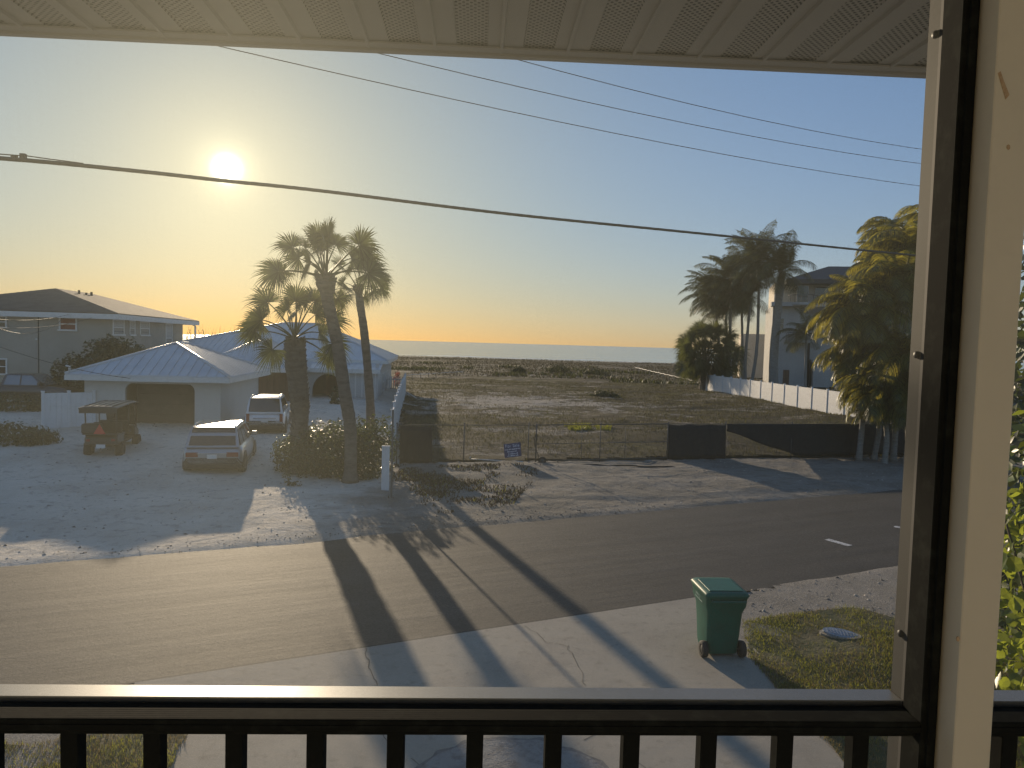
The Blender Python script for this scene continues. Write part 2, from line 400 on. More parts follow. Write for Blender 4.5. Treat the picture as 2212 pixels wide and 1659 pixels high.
crack([(1225, 1395), (1250, 1440), (1265, 1480)], .010, 2); crack([(790, 1390), (795, 1440), (815, 1480)], .012, 3)
crack([(1135, 1350), (1180, 1385), (1230, 1398)], .009, 4); crack([(1260, 1600), (1300, 1580), (1330, 1572)], .012, 5)
crack([(820, 1580), (840, 1600), (850, 1640)], .012, 6); crack([(1340, 1625), (1400, 1659), (1430, 1680)], .01, 7)
crack([(890, 1640), (910, 1650), (960, 1690)], .012, 8)
# round patch of rough concrete with a dark cracked rim
pc = at(1110, 1700); patch = principled('patch_concrete', (.27, .26, .24), .95, noise=[(9, (.17, .16, .15), .45, .65)], bump=(25, .8, .02))
m_ = MB(); rr = (pc - at(1110, 1602)).length; ring = []
ring = [pc + Vector((rr*1.2*math.cos(a), rr*math.sin(a), .030)) for a in np.linspace(0, 2*math.pi, 49)[:-1]]
ring = [p + Vector((.03*math.sin(7*i), .03*math.cos(5*i), 0)) for i, p in enumerate(ring)]
m_.prism(ring, (0, 0, .004)); m_.build('concrete_patch', patch, drive)
m_ = MB(); vs = []; 
for i, p in enumerate(ring):
    d = (p-pc).normalized(); vs += [p + d*(.0) + Vector((0,0,.0045)), p + d*(.05+.03*math.sin(i*2.1)) + Vector((0,0,.0025))]
k = len(ring); m_.add(vs, [(2*i, 2*i+1, 2*((i+1) % k)+1, 2*((i+1) % k)) for i in range(k)]); m_.build('patch_rim', conc_in, drive)

# shell sand yard and verge beyond the road
shell = bpy.data.materials.new('shell_sand'); shell.use_nodes = True; t = shell.node_tree; b = t.nodes['Principled BSDF']; b.inputs['Roughness'].default_value = .95; b.inputs['Specular IOR Level'].default_value = .3
tc = N(t, 'ShaderNodeTexCoord')
def nz(scale, detail=6, rough=.62, st=(1, 1, 1)):
    mp = N(t, 'ShaderNodeMapping'); mp.inputs['Scale'].default_value = st; L(t, tc, 'Object', mp, 0)
    n = N(t, 'ShaderNodeTexNoise', i={'Scale': scale, 'Detail': detail, 'Roughness': rough}); L(t, mp, 0, n, 'Vector'); return n
def mixc(f, lo, hi, a, col):
    mr = N(t, 'ShaderNodeMapRange', i={'From Min': lo, 'From Max': hi}); L(t, f, 0, mr, 0)
    m = N(t, 'ShaderNodeMix', data_type='RGBA'); L(t, mr, 0, m, 'Factor')
    if len(a) == 3: m.inputs[6].default_value = (*a, 1)
    else: t.links.new(a[0].outputs[a[1]], m.inputs[6])
    if len(col) == 3: m.inputs[7].default_value = (*col, 1)
    else: t.links.new(col[0].outputs[col[1]], m.inputs[7])
    return (m, 2)
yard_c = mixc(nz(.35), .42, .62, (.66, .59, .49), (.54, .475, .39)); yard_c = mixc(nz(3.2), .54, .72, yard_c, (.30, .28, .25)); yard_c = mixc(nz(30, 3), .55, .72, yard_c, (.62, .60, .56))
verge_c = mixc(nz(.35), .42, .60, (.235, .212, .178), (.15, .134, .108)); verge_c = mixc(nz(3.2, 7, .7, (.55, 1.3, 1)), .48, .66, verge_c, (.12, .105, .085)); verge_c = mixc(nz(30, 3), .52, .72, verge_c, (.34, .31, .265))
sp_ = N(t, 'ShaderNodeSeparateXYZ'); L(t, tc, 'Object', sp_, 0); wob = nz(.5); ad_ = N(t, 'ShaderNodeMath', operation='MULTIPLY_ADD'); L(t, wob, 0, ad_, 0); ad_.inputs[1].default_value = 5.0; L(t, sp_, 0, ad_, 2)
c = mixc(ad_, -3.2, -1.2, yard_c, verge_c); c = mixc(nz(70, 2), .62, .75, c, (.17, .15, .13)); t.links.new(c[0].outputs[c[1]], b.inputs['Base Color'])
n_ = nz(28, 5); bp = N(t, 'ShaderNodeBump', i={'Strength': .8, 'Distance': .03}); L(t, n_, 0, bp, 'Height'); n_ = nz(2.2, 5); bp2 = N(t, 'ShaderNodeBump', i={'Strength': .7, 'Distance': .12}); L(t, n_, 0, bp2, 'Height'); L(t, bp, 0, bp2, 'Normal'); L(t, bp2, 0, b, 'Normal')
def yardz(x, y):
    n = x*RN.x + y*RN.y - ROAD_FAR; s = np.clip((n-6)/15, 0, 1); k = np.clip((-7.5-x)/3.5, 0, 1)
    return .62*(s*s*(3-2*s))*(k*k*(3-2*k))
FENCE_A, FENCE_B = Vector((-4.75, 29.6, 0)), Vector((-10.4, 70.5, 0))
def offs(n, s0=-60, s1=160): return street(s0, n), street(s1, n)
pl = [street(-75, ROAD_FAR-1.2), street(60, ROAD_FAR-1.2), Vector((45, 42.5, 0)), Vector((16.4, 34.9, 0)), Vector((-4.6, 29.6, 0)), Vector((-10, 66, 0)), Vector((-60, 66, 0)), Vector((-75, 20, 0))]
def zshell(x, y):
    sx = x*RN.x + y*RN.y - ROAD_FAR + .30*fbm(x, y, .4, 33); edge = np.clip(sx/1.4, 0, 1)
    return .012 + np.clip(sx, -.5, .25)*.16 + edge*(.02 + .10*fbm(x, y, .35, 31) + .055*fbm(x, y, 1.5, 41, 3)) + yardz(x, y)
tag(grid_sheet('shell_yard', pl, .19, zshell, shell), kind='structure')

# vacant lot: bare sand showing through dry turf
lotm = bpy.data.materials.new('lot_turf'); lotm.use_nodes = True; t = lotm.node_tree; b = t.nodes['Principled BSDF']; b.inputs['Roughness'].default_value = .95
b.inputs['Specular IOR Level'].default_value = .2
tc = N(t, 'ShaderNodeTexCoord')
def nz(scale, detail=6, rough=.62, st=(1, 1, 1)):
    mp = N(t, 'ShaderNodeMapping'); mp.inputs['Scale'].default_value = st; L(t, tc, 'Object', mp, 0)
    n = N(t, 'ShaderNodeTexNoise', i={'Scale': scale, 'Detail': detail, 'Roughness': rough}); L(t, mp, 0, n, 'Vector'); return n
def mixc(f, lo, hi, a, col):
    mr = N(t, 'ShaderNodeMapRange', i={'From Min': lo, 'From Max': hi}); L(t, f, 0, mr, 0)
    m = N(t, 'ShaderNodeMix', data_type='RGBA'); L(t, mr, 0, m, 'Factor')
    if len(a) == 3: m.inputs[6].default_value = (*a, 1)
    else: t.links.new(a[0].outputs[a[1]], m.inputs[6])
    m.inputs[7].default_value = (*col, 1); return (m, 2)
c = mixc(nz(.9), .38, .62, (.068, .051, .03), (.05, .048, .02))
c = mixc(nz(.16), .5, .66, c, (.135, .12, .035))
c = mixc(nz(6, 4), .48, .64, c, (.026, .021, .013)); c = mixc(nz(1.1, 7, .72), .50, .62, c, (.030, .027, .014))
c = mixc(nz(.16, 9, .74, (.7, 1.2, 1)), .53, .60, c, (.29, .26, .22))
pc_ = at(1110, 876); ds = N(t, 'ShaderNodeVectorMath', operation='DISTANCE'); L(t, tc, 'Object', ds, 0); ds.inputs[1].default_value = (pc_.x, pc_.y, 0)
fn = N(t, 'ShaderNodeMath', operation='MULTIPLY_ADD'); L(t, ds, 'Value', fn, 0); fn.inputs[1].default_value = -.018; L(t, nz(.45, 8, .7), 0, fn, 2)
c = mixc(fn, .345, .40, c, (.36, .33, .285))                              # the large bare patch in mid lot
c = mixc(nz(2.4, 7, .7), .53, .64, c, (.05, .04, .022))
t.links.new(c[0].outputs[c[1]], b.inputs['Base Color'])
n_ = nz(5, 6, .7); bp = N(t, 'ShaderNodeBump', i={'Strength': 1.0, 'Distance': .22}); L(t, n_, 0, bp, 'Height'); L(t, bp, 0, b, 'Normal')
dz = lambda x, y: np.clip((y-125)/20, 0, 1)*np.clip((250-y)/20, 0, 1)*(0.30*fbm(x, y, .05, 3)+.10)
def zlot(x, y): return .06 + np.clip((y-30)/8, 0, 1)*np.clip((150-y)/50, .12, 1)*(.20 + .26*fbm(x, y, .13, 51)+.12*fbm(x, y, .6, 61)) + .06*fbm(x, y, 1.6, 71, 2) + dz(x, y)
lot = [Vector((-4.6, 29.7, 0)), Vector((16.4, 34.95, 0)), Vector((45, 42.7, 0)), Vector((70, 66, 0)), Vector((150, 226, 0)), Vector((-70, 221, 0)), Vector((-24, 110, 0)), Vector((-10.2, 66.2, 0))]
tag(grid_sheet('vacant_lot', lot, .45, zlot, lotm), kind='structure')
# lawns on the near side of the road
turf = principled('lawn_soil', (.10, .085, .04), .95, noise=[(1.2, (.06, .07, .02), .42, .6), (5, (.15, .12, .075), .55, .7)], bump=(14, .9, .05))
lawnR = [at(2350, 1900), at(1868, 1700), at(1720, 1545), at(1612, 1418), at(1604, 1345), at(1700, 1330), at(1830, 1312), at(1960, 1345), at(2300, 1400), at(2700, 1600)]
lawnL = [at(-500, 1900), at(250, 1900), at(392, 1622), at(408, 1592), at(330, 1560), at(60, 1612), at(-500, 1600)]
zl = lambda x, y: .03 + .05*fbm(x, y, .5, 81) + .03*fbm(x, y, 2., 82, 2)
tag(grid_sheet('lawn', [(p.x, p.y) for p in lawnR], .07, zl, turf), kind='structure')
tag(grid_sheet('lawn', [(p.x, p.y) for p in lawnL], .08, zl, turf), kind='structure')
# gravel strips along the near road edge
grav = principled('gravel', (.31, .285, .25), .95, noise=[(1.0, (.22, .20, .17), .4, .65), (35, (.20, .18, .15), .5, .62), (60, (.58, .54, .48), .56, .7)], bump=[(40, 1.0, .04), (5, .5, .05)])
def zgr(x, y, sd):
    n = ROAD_NEAR - x*RN.x - y*RN.y + .25*fbm(x, y, .5, sd+5)
    return .012 + np.clip(n, -.5, .12)*.10 + np.clip(n, 0, 1)*.012*fbm(x, y, 1.5, sd)
gR = [Rpt + RN*.5, at(1598, 1300)+RN*.3, street(14, ROAD_NEAR+.6), street(40, ROAD_NEAR+.6), street(40, ROAD_NEAR-8), at(2600, 1700), at(1990, 1500), at(1800, 1350), at(1604, 1400)]
gL = [street(-40, ROAD_NEAR+.6), Lpt+RN*.6, at(405, 1588), at(250, 1900), at(-700, 1900), street(-40, ROAD_NEAR-8)]
tag(grid_sheet('gravel_verge', [(p.x, p.y) for p in gR], .2, lambda x, y: zgr(x, y, 91), grav), kind='structure')
tag(grid_sheet('gravel_verge', [(p.x, p.y) for p in gL], .2, lambda x, y: zgr(x, y, 92), grav), kind='structure')

# grass: joined blades
def blades(name, pts, h, w, mat, lean=.5, seed=1, curve=True):
    r_ = np.random.default_rng(seed); n = len(pts); pts = np.asarray(pts)
    a = r_.random(n)*2*np.pi; hh = h*(.5+r_.random(n)); ww = w*(.6+.8*r_.random(n))
    dx, dy = np.cos(a), np.sin(a); la = r_.random(n)*2*np.pi; l = lean*hh*r_.random(n)
    lx, ly = np.cos(la)*l, np.sin(la)*l
    v = np.zeros((n, 5, 3))
    v[:,0] = pts + np.stack([-dx*ww, -dy*ww, 0*ww-.02], 1); v[:,1] = pts + np.stack([dx*ww, dy*ww, 0*ww-.02], 1)
    mid = pts + np.stack([lx*.35, ly*.35, hh*.6], 1)
    v[:,2] = mid + np.stack([dx*ww*.6, dy*ww*.6, 0*ww], 1); v[:,3] = mid - np.stack([dx*ww*.6, dy*ww*.6, 0*ww], 1)
    v[:,4] = pts + np.stack([lx, ly, hh], 1)
    i = np.arange(n)*5
    f = np.concatenate([np.stack([i, i+1, i+2], 1), np.stack([i, i+2, i+3], 1), np.stack([i+3, i+2, i+4], 1)])
    return link(name, np_mesh(name, v.reshape(-1, 3), f, False), None, mat)
def scatter(poly, n, zf, seed, mask=None):
    r_ = np.random.default_rng(seed); xs = [p[0] for p in poly]; ys = [p[1] for p in poly]
    x = r_.uniform(min(xs), max(xs), n); y = r_.uniform(min(ys), max(ys), n); k = inside(poly, x, y)
    if mask is not None: k &= mask(x, y, r_.random(n))
    return np.stack([x[k], y[k], zf(x[k], y[k])], 1)
lawn_leaf = leafmat('lawn_blade', (.075, .10, .018), (.26, .26, .03), .35, .55, .45)
dry_leaf = leafmat('dry_blade', (.15, .115, .045), (.24, .18, .06), .3, .65, .4)
m1 = lambda x, y, q: (fbm(x, y, .9, 101) + .35 > q*.9)
m2 = lambda x, y, q: (fbm(x, y, .9, 104) + .25 > q*.9)
tag(blades('lawn_grass', scatter(lawnR, 110000, zl, 1, m1), .045, .0045, lawn_leaf, .9, 2), 'short green and straw coloured lawn grass between driveway and gravel', 'grass', kind='stuff')
tag(blades('dry_grass', scatter(lawnR, 80000, zl, 3, m2), .04, .0045, dry_leaf, 1.2, 4), 'dead straw coloured blades mixed through the lawn', 'grass', kind='stuff')
tag(blades('lawn_grass', scatter(lawnL, 60000, zl, 5, m1), .05, .005, lawn_leaf, .9, 6), 'patchy lawn grass below the porch railing, left of the driveway', 'grass', kind='stuff')
tag(blades('dry_grass', scatter(lawnL, 40000, zl, 7, m2), .045, .005, dry_leaf, 1.2, 8), 'dead straw coloured blades left of the driveway below the railing', 'grass', kind='stuff')
# lot turf tufts and dune grass
lot_leaf = leafmat('lot_blade', (.048, .044, .02), (.085, .078, .022), .35, .7, .5)
bright_leaf = leafmat('bright_weed', (.12, .14, .03), (.32, .33, .04), .4, .6, .3)
pl0 = at(1110, 876)
mk = lambda x, y, q: (np.hypot(x-pl0.x, y-pl0.y) > 2 + 8*q) & (fbm(x, y, .16, 111) > -.30 + .5*(q-.5)) & (y > 30.5)
tag(blades('lot_turf', scatter(lot[:4] + [Vector((60, 95, 0)), Vector((-14, 95, 0))] + [lot[7]], 150000, zlot, 11, mk), .12, .014, lot_leaf, 1.0, 12), 'dry brown and olive turf growing over the vacant lot', 'grass', kind='stuff')
g0 = at(1215, 937); 
mk2 = lambda x, y, q: (fbm(x, y, .5, 121) > .0)
pw = [g0+Vector((-1.9, -1.3, 0)), g0+Vector((2.6, -1.0, 0)), g0+Vector((2.9, 1.2, 0)), g0+Vector((-1.6, 1.0, 0))]
tag(blades('weed_patch', scatter(pw, 2600, zlot, 13, mk2), .16, .03, bright_leaf, .9, 14), 'bright yellow green weeds catching the sun behind the wire fence', 'weeds', kind='stuff')
dune_leaf = leafmat('dune_blade', (.052, .046, .026), (.075, .06, .028), .25, .7, .45)
dpoly = [(-120, 104), (150, 104), (170, 236), (-190, 228)]
mk3 = lambda x, y, q: (fbm(x, y, .045, 131) > -.35 + .9*np.clip((y-175)/70, 0, 1)*q)
tag(blades('dune_grass', scatter(dpoly, 90000, zlot, 15, mk3), .22, .07, dune_leaf, .7, 16), 'brown sea oats and grass covering the low dunes before the beach', 'grass', kind='stuff')
dark_leaf = leafmat('scrub_leaf', (.035, .04, .016), (.07, .075, .02), .3, .6, .4)
mk4 = lambda x, y, q: (fbm(x, y, .12, 141) > .33)
tag(blades('dune_scrub', scatter([(-20, 98), (70, 98), (80, 160), (-30, 160)], 26000, zlot, 17, mk4), .45, .12, dark_leaf, .9, 18), 'dark green scrub clumps on the landward side of the dunes', 'scrub', kind='stuff')

# loose stones on the gravel and the shell yard, leaf litter along the far road edge and under the pole
def stones(name, pts, size, mat, seed, label):
    r_ = np.random.default_rng(seed); n = len(pts); s = size*(.5+r_.random((n, 1))**2*1.6); a = r_.random(n)*6.28
    o6 = np.array([[1, 0, 0], [0, 1, 0], [-1, 0, 0], [0, -1, 0], [0, 0, .6], [0, 0, -.5]]); V = np.repeat(o6[None], n, 0)*(1+.35*r_.normal(size=(n, 6, 1)))
    ca, sa = np.cos(a)[:, None], np.sin(a)[:, None]; V = np.stack([V[..., 0]*ca-V[..., 1]*sa*.7, V[..., 0]*sa+V[..., 1]*ca*.7, V[..., 2]], -1)*s[:, None] + pts[:, None]
    F = np.array([[0, 1, 4], [1, 2, 4], [2, 3, 4], [3, 0, 4], [1, 0, 5], [2, 1, 5], [3, 2, 5], [0, 3, 5]]); F = (F[None]+(np.arange(n)*6)[:, None, None]).reshape(-1, 3)
    return tag(link(name, np_mesh(name, V.reshape(-1, 3), F), None, mat), label, 'stones', kind='stuff')
stone_m = bpy.data.materials.new('pebble'); stone_m.use_nodes = True; t = stone_m.node_tree; b = t.nodes['Principled BSDF']; b.inputs['Roughness'].default_value = .9
g = N(t, 'ShaderNodeNewGeometry'); cr = N(t, 'ShaderNodeValToRGB'); cr.color_ramp.elements[0].color = (.10, .085, .07, 1); cr.color_ramp.elements[1].color = (.50, .47, .42, 1); L(t, g, 'Random Per Island', cr, 0); L(t, cr, 0, b, 'Base Color')
clear = lambda x, y, q: ~inside([(p.x, p.y) for p in lawnR], x, y) & (ROAD_NEAR - x*RN.x - y*RN.y > .05)
stones('loose_gravel', scatter([(p.x, p.y) for p in gR], 16000, lambda x, y: zgr(x, y, 91), 21, clear), .020, stone_m, 22, 'loose pale and brown stones over the gravel strip between road and lawn')
stones('loose_gravel', scatter([(p.x, p.y) for p in gL], 9000, lambda x, y: zgr(x, y, 92), 23), .020, stone_m, 24, 'loose stones over the gravel strip left of the driveway')
far_ok = lambda x, y, q: (x*RN.x + y*RN.y - ROAD_FAR > .1) & (y < 36)
stones('loose_shell', scatter(pl, 60000, zshell, 25, far_ok), .026, stone_m, 26, 'broken shell and small stones strewn over the sand yard and verge')
litter_m = leafmat('leaf_litter', (.045, .034, .022), (.06, .04, .02), .15, .9, .5)
lit = lambda x, y, q: (q < np.exp(-((x*RN.x + y*RN.y - ROAD_FAR - .35 - .5*fbm(x, y, .25, 151))/.45)**2)*(.55 + 1.2*fbm(x, y, .5, 152))) & (x*RN.x + y*RN.y - ROAD_FAR > -.05)
tag(blades('edge_litter', scatter([street(-40, ROAD_FAR-.3), street(14, ROAD_FAR-.3), street(14, ROAD_FAR+2.5), street(-40, ROAD_FAR+2.5)], 60000, zshell, 27, lit), .014, .024, litter_m, 3.0, 28), 'dark leaf litter and weeds along the far edge of the road', 'leaf litter', kind='stuff')
pz0 = [at(830, 1120), at(1100, 1110), at(1180, 1008), at(850, 1008)]
pc0 = at(925, 1045)
lit2 = lambda x, y, q: fbm(x, y, .8, 153) + .75*np.exp(-((x-pc0.x)/1.5)**2-((y-pc0.y)/1.7)**2) > .05 + .75*q
tag(blades('pole_weeds', scatter(pz0, 26000, zshell, 29, lit2), .07, .02, litter_m, 1.4, 30), 'dark dry weeds and litter around the foot of the steel pole', 'weeds', kind='stuff')
tag(blades('verge_grass', scatter(pz0, 6000, zshell, 31, lambda x, y, q: lit2(x, y, q+.2)), .09, .012, lawn_leaf, .8, 32), 'few green tufts among the weeds near the steel pole', 'grass', kind='stuff')
# ------------------------------------------------------------------ buildings
stucco_w = principled('white_stucco', (.54, .525, .49), .85, noise=[(.6, (.52, .50, .46), .4, .7), (7, (.48, .46, .42), .58, .75)], bump=(18, .25, .01))
stucco_b = principled('beige_stucco', (.40, .37, .31), .85, noise=[(.5, (.33, .31, .26), .4, .7), (6, (.30, .28, .24), .6, .75)], bump=(14, .25, .01))
trim_w = principled('white_trim', (.68, .67, .63), .55, noise=[(3, (.56, .55, .51), .5, .75)])
metal_roof = principled('metal_roof', (.60, .61, .61), .40, metal=.15, spec=.6, noise=[(.8, (.52, .53, .54), .42, .68), (9, (.38, .40, .43), .6, .8)])
shingle_m = principled('roof_shingle', (.155, .115, .085), .92, noise=[(1.5, (.11, .08, .06), .42, .65), (12, (.2, .155, .12), .5, .7)], bump=(22, .5, .02))
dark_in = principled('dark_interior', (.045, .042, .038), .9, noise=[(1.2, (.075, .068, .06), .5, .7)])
glass_d = principled('window_glass', (.02, .024, .028), .06, spec=.8)
blind_m = principled('window_blind', (.55, .54, .50), .7)
brown_m = principled('brown_door', (.16, .085, .05), .6, noise=[(4, (.10, .055, .03), .45, .65, (1, 1, .1))])
slate_m = principled('dark_roof', (.06, .06, .065), .8, bump=(18, .5, .03))
sunlit_cream_m = principled('sunlit_cream_stucco', (.68, .58, .44), .85, noise=[(.5, (.60, .51, .38), .4, .7)], bump=(12, .25, .01))  # cream tone with the evening sunlight put into the colour
gray_m = principled('gray_stucco', (.44, .42, .385), .85, noise=[(.5, (.37, .355, .33), .4, .7)], bump=(12, .25, .01))

def wall_quad(m, a, b, z0, z1, th=.2):
    """wall slab from a to b (xy), outer face on the right-hand side of a->b"""
    a = Vector((a[0], a[1], 0)); b = Vector((b[0], b[1], 0)); d = (b-a).normalized(); n = Vector((-d.y, d.x, 0))*th
    m.prism([a+Vector((0,0,z0)), b+Vector((0,0,z0)), b+n+Vector((0,0,z0)), a+n+Vector((0,0,z0))], (0, 0, z1-z0))
def hip_faces(e, r, ze, zr):
    """e: 4 eave corners xy (front-left, front-right, back-right, back-left), r: two ridge ends (front, back)"""
    E = [Vector((p[0], p[1], ze)) for p in e]; A, B = Vector((*r[0], zr)), Vector((*r[1], zr))
    return E, A, B
def hip_roof(root, e, r, ze, zr, mat, fascia_mat, along_depth=True, seam=None, fas=.22, seam_h=.035, name='roof'):
    E, A, B = hip_faces(e, r, ze, zr)
    planes = [[E[0], E[1], A], [E[1], E[2], B, A], [E[2], E[3], B], [E[3], E[0], A, B]] if along_depth else \
             [[E[0], E[1], B, A], [E[1], E[2], B], [E[2], E[3], A, B], [E[3], E[0], A]]
    m = MB()
    for p in planes: m.prism(p, (0, 0, -.06))
    rf = m.build(name, mat, root)
    f = MB()
    for i in range(4):
        a, b = E[i], E[(i+1) % 4]; d = (b-a).normalized(); n = Vector((d.y, -d.x, 0))*.03
        f.prism([a-Vector((0,0,.065)), b-Vector((0,0,.065)), b+n-Vector((0,0,.065)), a+n-Vector((0,0,.065))], (0, 0, -fas))
    c = sum(E, Vector())/4
    f.add([p + (c-p)*.01 - Vector((0,0,fas*.9)) for p in E], [(0, 3, 2, 1)])
    f.build('fascia', fascia_mat, root)
    if seam:
        for p in planes:      # standing seams run up the slope on each roof plane, each clipped to it
            n = (p[1]-p[0]).cross(p[2]-p[1]).normalized()
            if n.z < 0: n = -n
            h = (p[1]-p[0]); ln = h.length; h = h.normalized(); up = n.cross(h).normalized()
            if up.z < 0: up = -up
            poly2 = [((q-p[0]).dot(h), (q-p[0]).dot(up)) for q in p]
            s = seam*.5
            while s < ln:
                tops = []
                for i in range(len(poly2)):
                    (x1, y1), (x2, y2) = poly2[i], poly2[(i+1) % len(poly2)]
                    if (x1 <= s < x2) or (x2 <= s < x1): tops.append(y1 + (y2-y1)*(s-x1)/(x2-x1))
                if tops and max(tops) - min(tops) > .15:
                    a = p[0] + h*s + up*(min(tops)+.02); b = p[0] + h*s + up*(max(tops)-.03)
                    q = MB(); w = h*.02
                    q.prism([a-w+n*.002, a+w+n*.002, b+w+n*.002, b-w+n*.002], n*seam_h); q.build('roof_seam', mat, rf)
                s += seam
        cap = MB()
        for a, b in ((A, B), (E[0], A), (E[1], A if along_depth else B), (E[2], B), (E[3], B if along_depth else A)):
            if (b-a).length > .1: cap.tube([a+Vector((0,0,.02)), b+Vector((0,0,.02))], .07, 6)
        cap.build('ridge_cap', mat, rf)
    return rf
def window(root, a, b, z0, z1, out=.04, glass=None, blind=.5, rails=True, mat=None, wall_n=None):
    """double-hung window set on the wall line a->b (outer face to the right of a->b)"""
    a = Vector((a[0], a[1], 0)); b = Vector((b[0], b[1], 0)); d = (b-a).normalized(); n = Vector((d.y, -d.x, 0)); w = (b-a).length
    F = MB(); t = .09
    def bar(u0, u1, h0, h1, o0, o1, m):
        p = a + d*u0; q = a + d*u1
        m.prism([p+n*o0+Vector((0,0,h0)), q+n*o0+Vector((0,0,h0)), q+n*o1+Vector((0,0,h0)), p+n*o1+Vector((0,0,h0))], (0, 0, h1-h0))
    bar(-t, 0, z0, z1, .002, .06, F); bar(w, w+t, z0, z1, .002, .06, F); bar(-t, w+t, z1, z1+t, .002, .065, F)
    if rails: bar(0, w, (z0+z1)/2-.03, (z0+z1)/2+.03, .002, .05, F)
    fr = F.build('window', mat or trim_w, root)
    G = MB(); bar(0, w, z0, z1, .003, .022, G); G.build('pane', glass or glass_d, fr)
    S = MB(); bar(-t-.05, w+t+.05, z0-.10, z0, .002, .12, S); S.build('window_sill', mat or trim_w, fr)
    if blind:
        B = MB(); h = z1-(z1-z0)*blind; k = z1
        while k > h + .05: bar(.02, w-.02, k-.055, k-.012, .024, .03, B); k -= .06
        B.build('blind', blind_m, fr)
    return fr

LOT = R(6.5)
# ---- garage: low hip roof of pale standing-seam metal, one wide dark opening with rounded upper corners
GZ = .60
gar_o = atY(140, 808, 33.2); gar_o.z = GZ
gar = thing('garage', gar_o, 'low pale garage with standing seam metal hip roof and wide dark round cornered opening', 'garage', LOT)
def loc(root, w):                       # world point -> the thing's own frame
    q = Matrix.Rotation(-root.rotation_euler.z, 3, 'Z'); return q @ (Vector(w) - root.location)
ZE = 2.49
fl = Vector((0, 0, 0)); fr_ = loc(gar, at(494, 815, ZE+GZ)); wd = fr_.x; dp = 9.0
e4 = [(0, 0), (wd, 0), (wd, dp), (0, dp)]
hip_roof(gar, e4, [(wd*.53, 3.1), (wd*.54, dp-4.3)], ZE, 3.95, metal_roof, trim_w, True, seam=.42)
o = .55; x0, x1, y0, y1 = o, wd-o, o+.1, dp-o
oa = loc(gar, at(250, 930, GZ)).x; ob = loc(gar, at(410, 930, GZ)).x; oh = 2.08
m = MB(); wall_quad(m, (x0, y0), (oa, y0), 0, ZE-.2); wall_quad(m, (ob, y0), (x1, y0), 0, ZE-.2)
rr = .32                      # lintel with rounded corners cut as a polygon
top = [(oa, oh-rr)] + [(oa+rr-rr*math.cos(k*math.pi/10), oh-rr+rr*math.sin(k*math.pi/10)) for k in range(1, 6)] + \
      [(ob-rr+rr*math.sin(k*math.pi/10), oh-rr+rr*math.cos(k*math.pi/10)) for k in range(0, 6)] + [(ob, ZE-.2), (oa, ZE-.2)]
m.prism([(x, y0, z) for x, z in top], (0, .2, 0))
wall_quad(m, (x1, y0+.2), (x1, y1), 0, ZE-.2); wall_quad(m, (x1, y1), (x0, y1), 0, ZE-.2); wall_quad(m, (x0, y1), (x0, y0+.2), 0, ZE-.2)
m.build('wall', stucco_w, gar)
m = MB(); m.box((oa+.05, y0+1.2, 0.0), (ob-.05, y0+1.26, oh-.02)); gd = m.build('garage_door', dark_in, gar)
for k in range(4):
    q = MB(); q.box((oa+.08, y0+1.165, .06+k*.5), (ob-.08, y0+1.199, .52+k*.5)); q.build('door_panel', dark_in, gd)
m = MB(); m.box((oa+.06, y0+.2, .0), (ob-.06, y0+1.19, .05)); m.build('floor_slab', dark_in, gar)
# vent pipe at the eave corner
m = MB(); m.tube([(.15, .1, ZE-.05), (.15, .1, ZE+.32), (.12, -.1, ZE+.36)], .05, 8); m.build('downspout', trim_w, gar)

# ---- bungalow: main hip roof, lower porch roof, arched porch, gable wing with brown carport
bg_o = atY(821, 788, 57.0); bg_o.z = 0
bun = thing('bungalow', bg_o, 'white bungalow with wide grey metal hip roof and arched porch behind the palms', 'house', LOT)
E_ = 3.42; Wb, Db = 19.5, 18.0
rl, rr_ = loc(bun, atY(620, 697, 66)), loc(bun, atY(690, 703, 66))
hip_roof(bun, [(-Wb, 0), (0.6, 0), (0.6, Db), (-Wb, Db)], [(rl.x, 9.0), (rr_.x, 9.0)], E_, 6.25, metal_roof, trim_w, False, seam=.45)
# lower porch roof along the front
p_ = MB(); pr = loc(bun, at(806, 795, 3.0)); pl_ = loc(bun, atY(560, 782, 53.0))
p_.prism([(pl_.x, -2.6, 2.75), (.2, -2.6, 2.75), (.2, .3, 3.16), (pl_.x, .3, 3.16)], (0, 0, .06)); prf = p_.build('porch_roof', metal_roof, bun)
s = pl_.x+.2
while s < .1:
    q = MB(); q.prism([(s-.02, -2.6, 2.812), (s+.02, -2.6, 2.812), (s+.02, .28, 3.222), (s-.02, .28, 3.222)], (0, 0, .04)); q.build('roof_seam', metal_roof, prf); s += .45
q = MB(); q.box((pl_.x, -2.66, 2.5), (.2, -2.61, 2.78)); q.build('fascia', trim_w, bun)
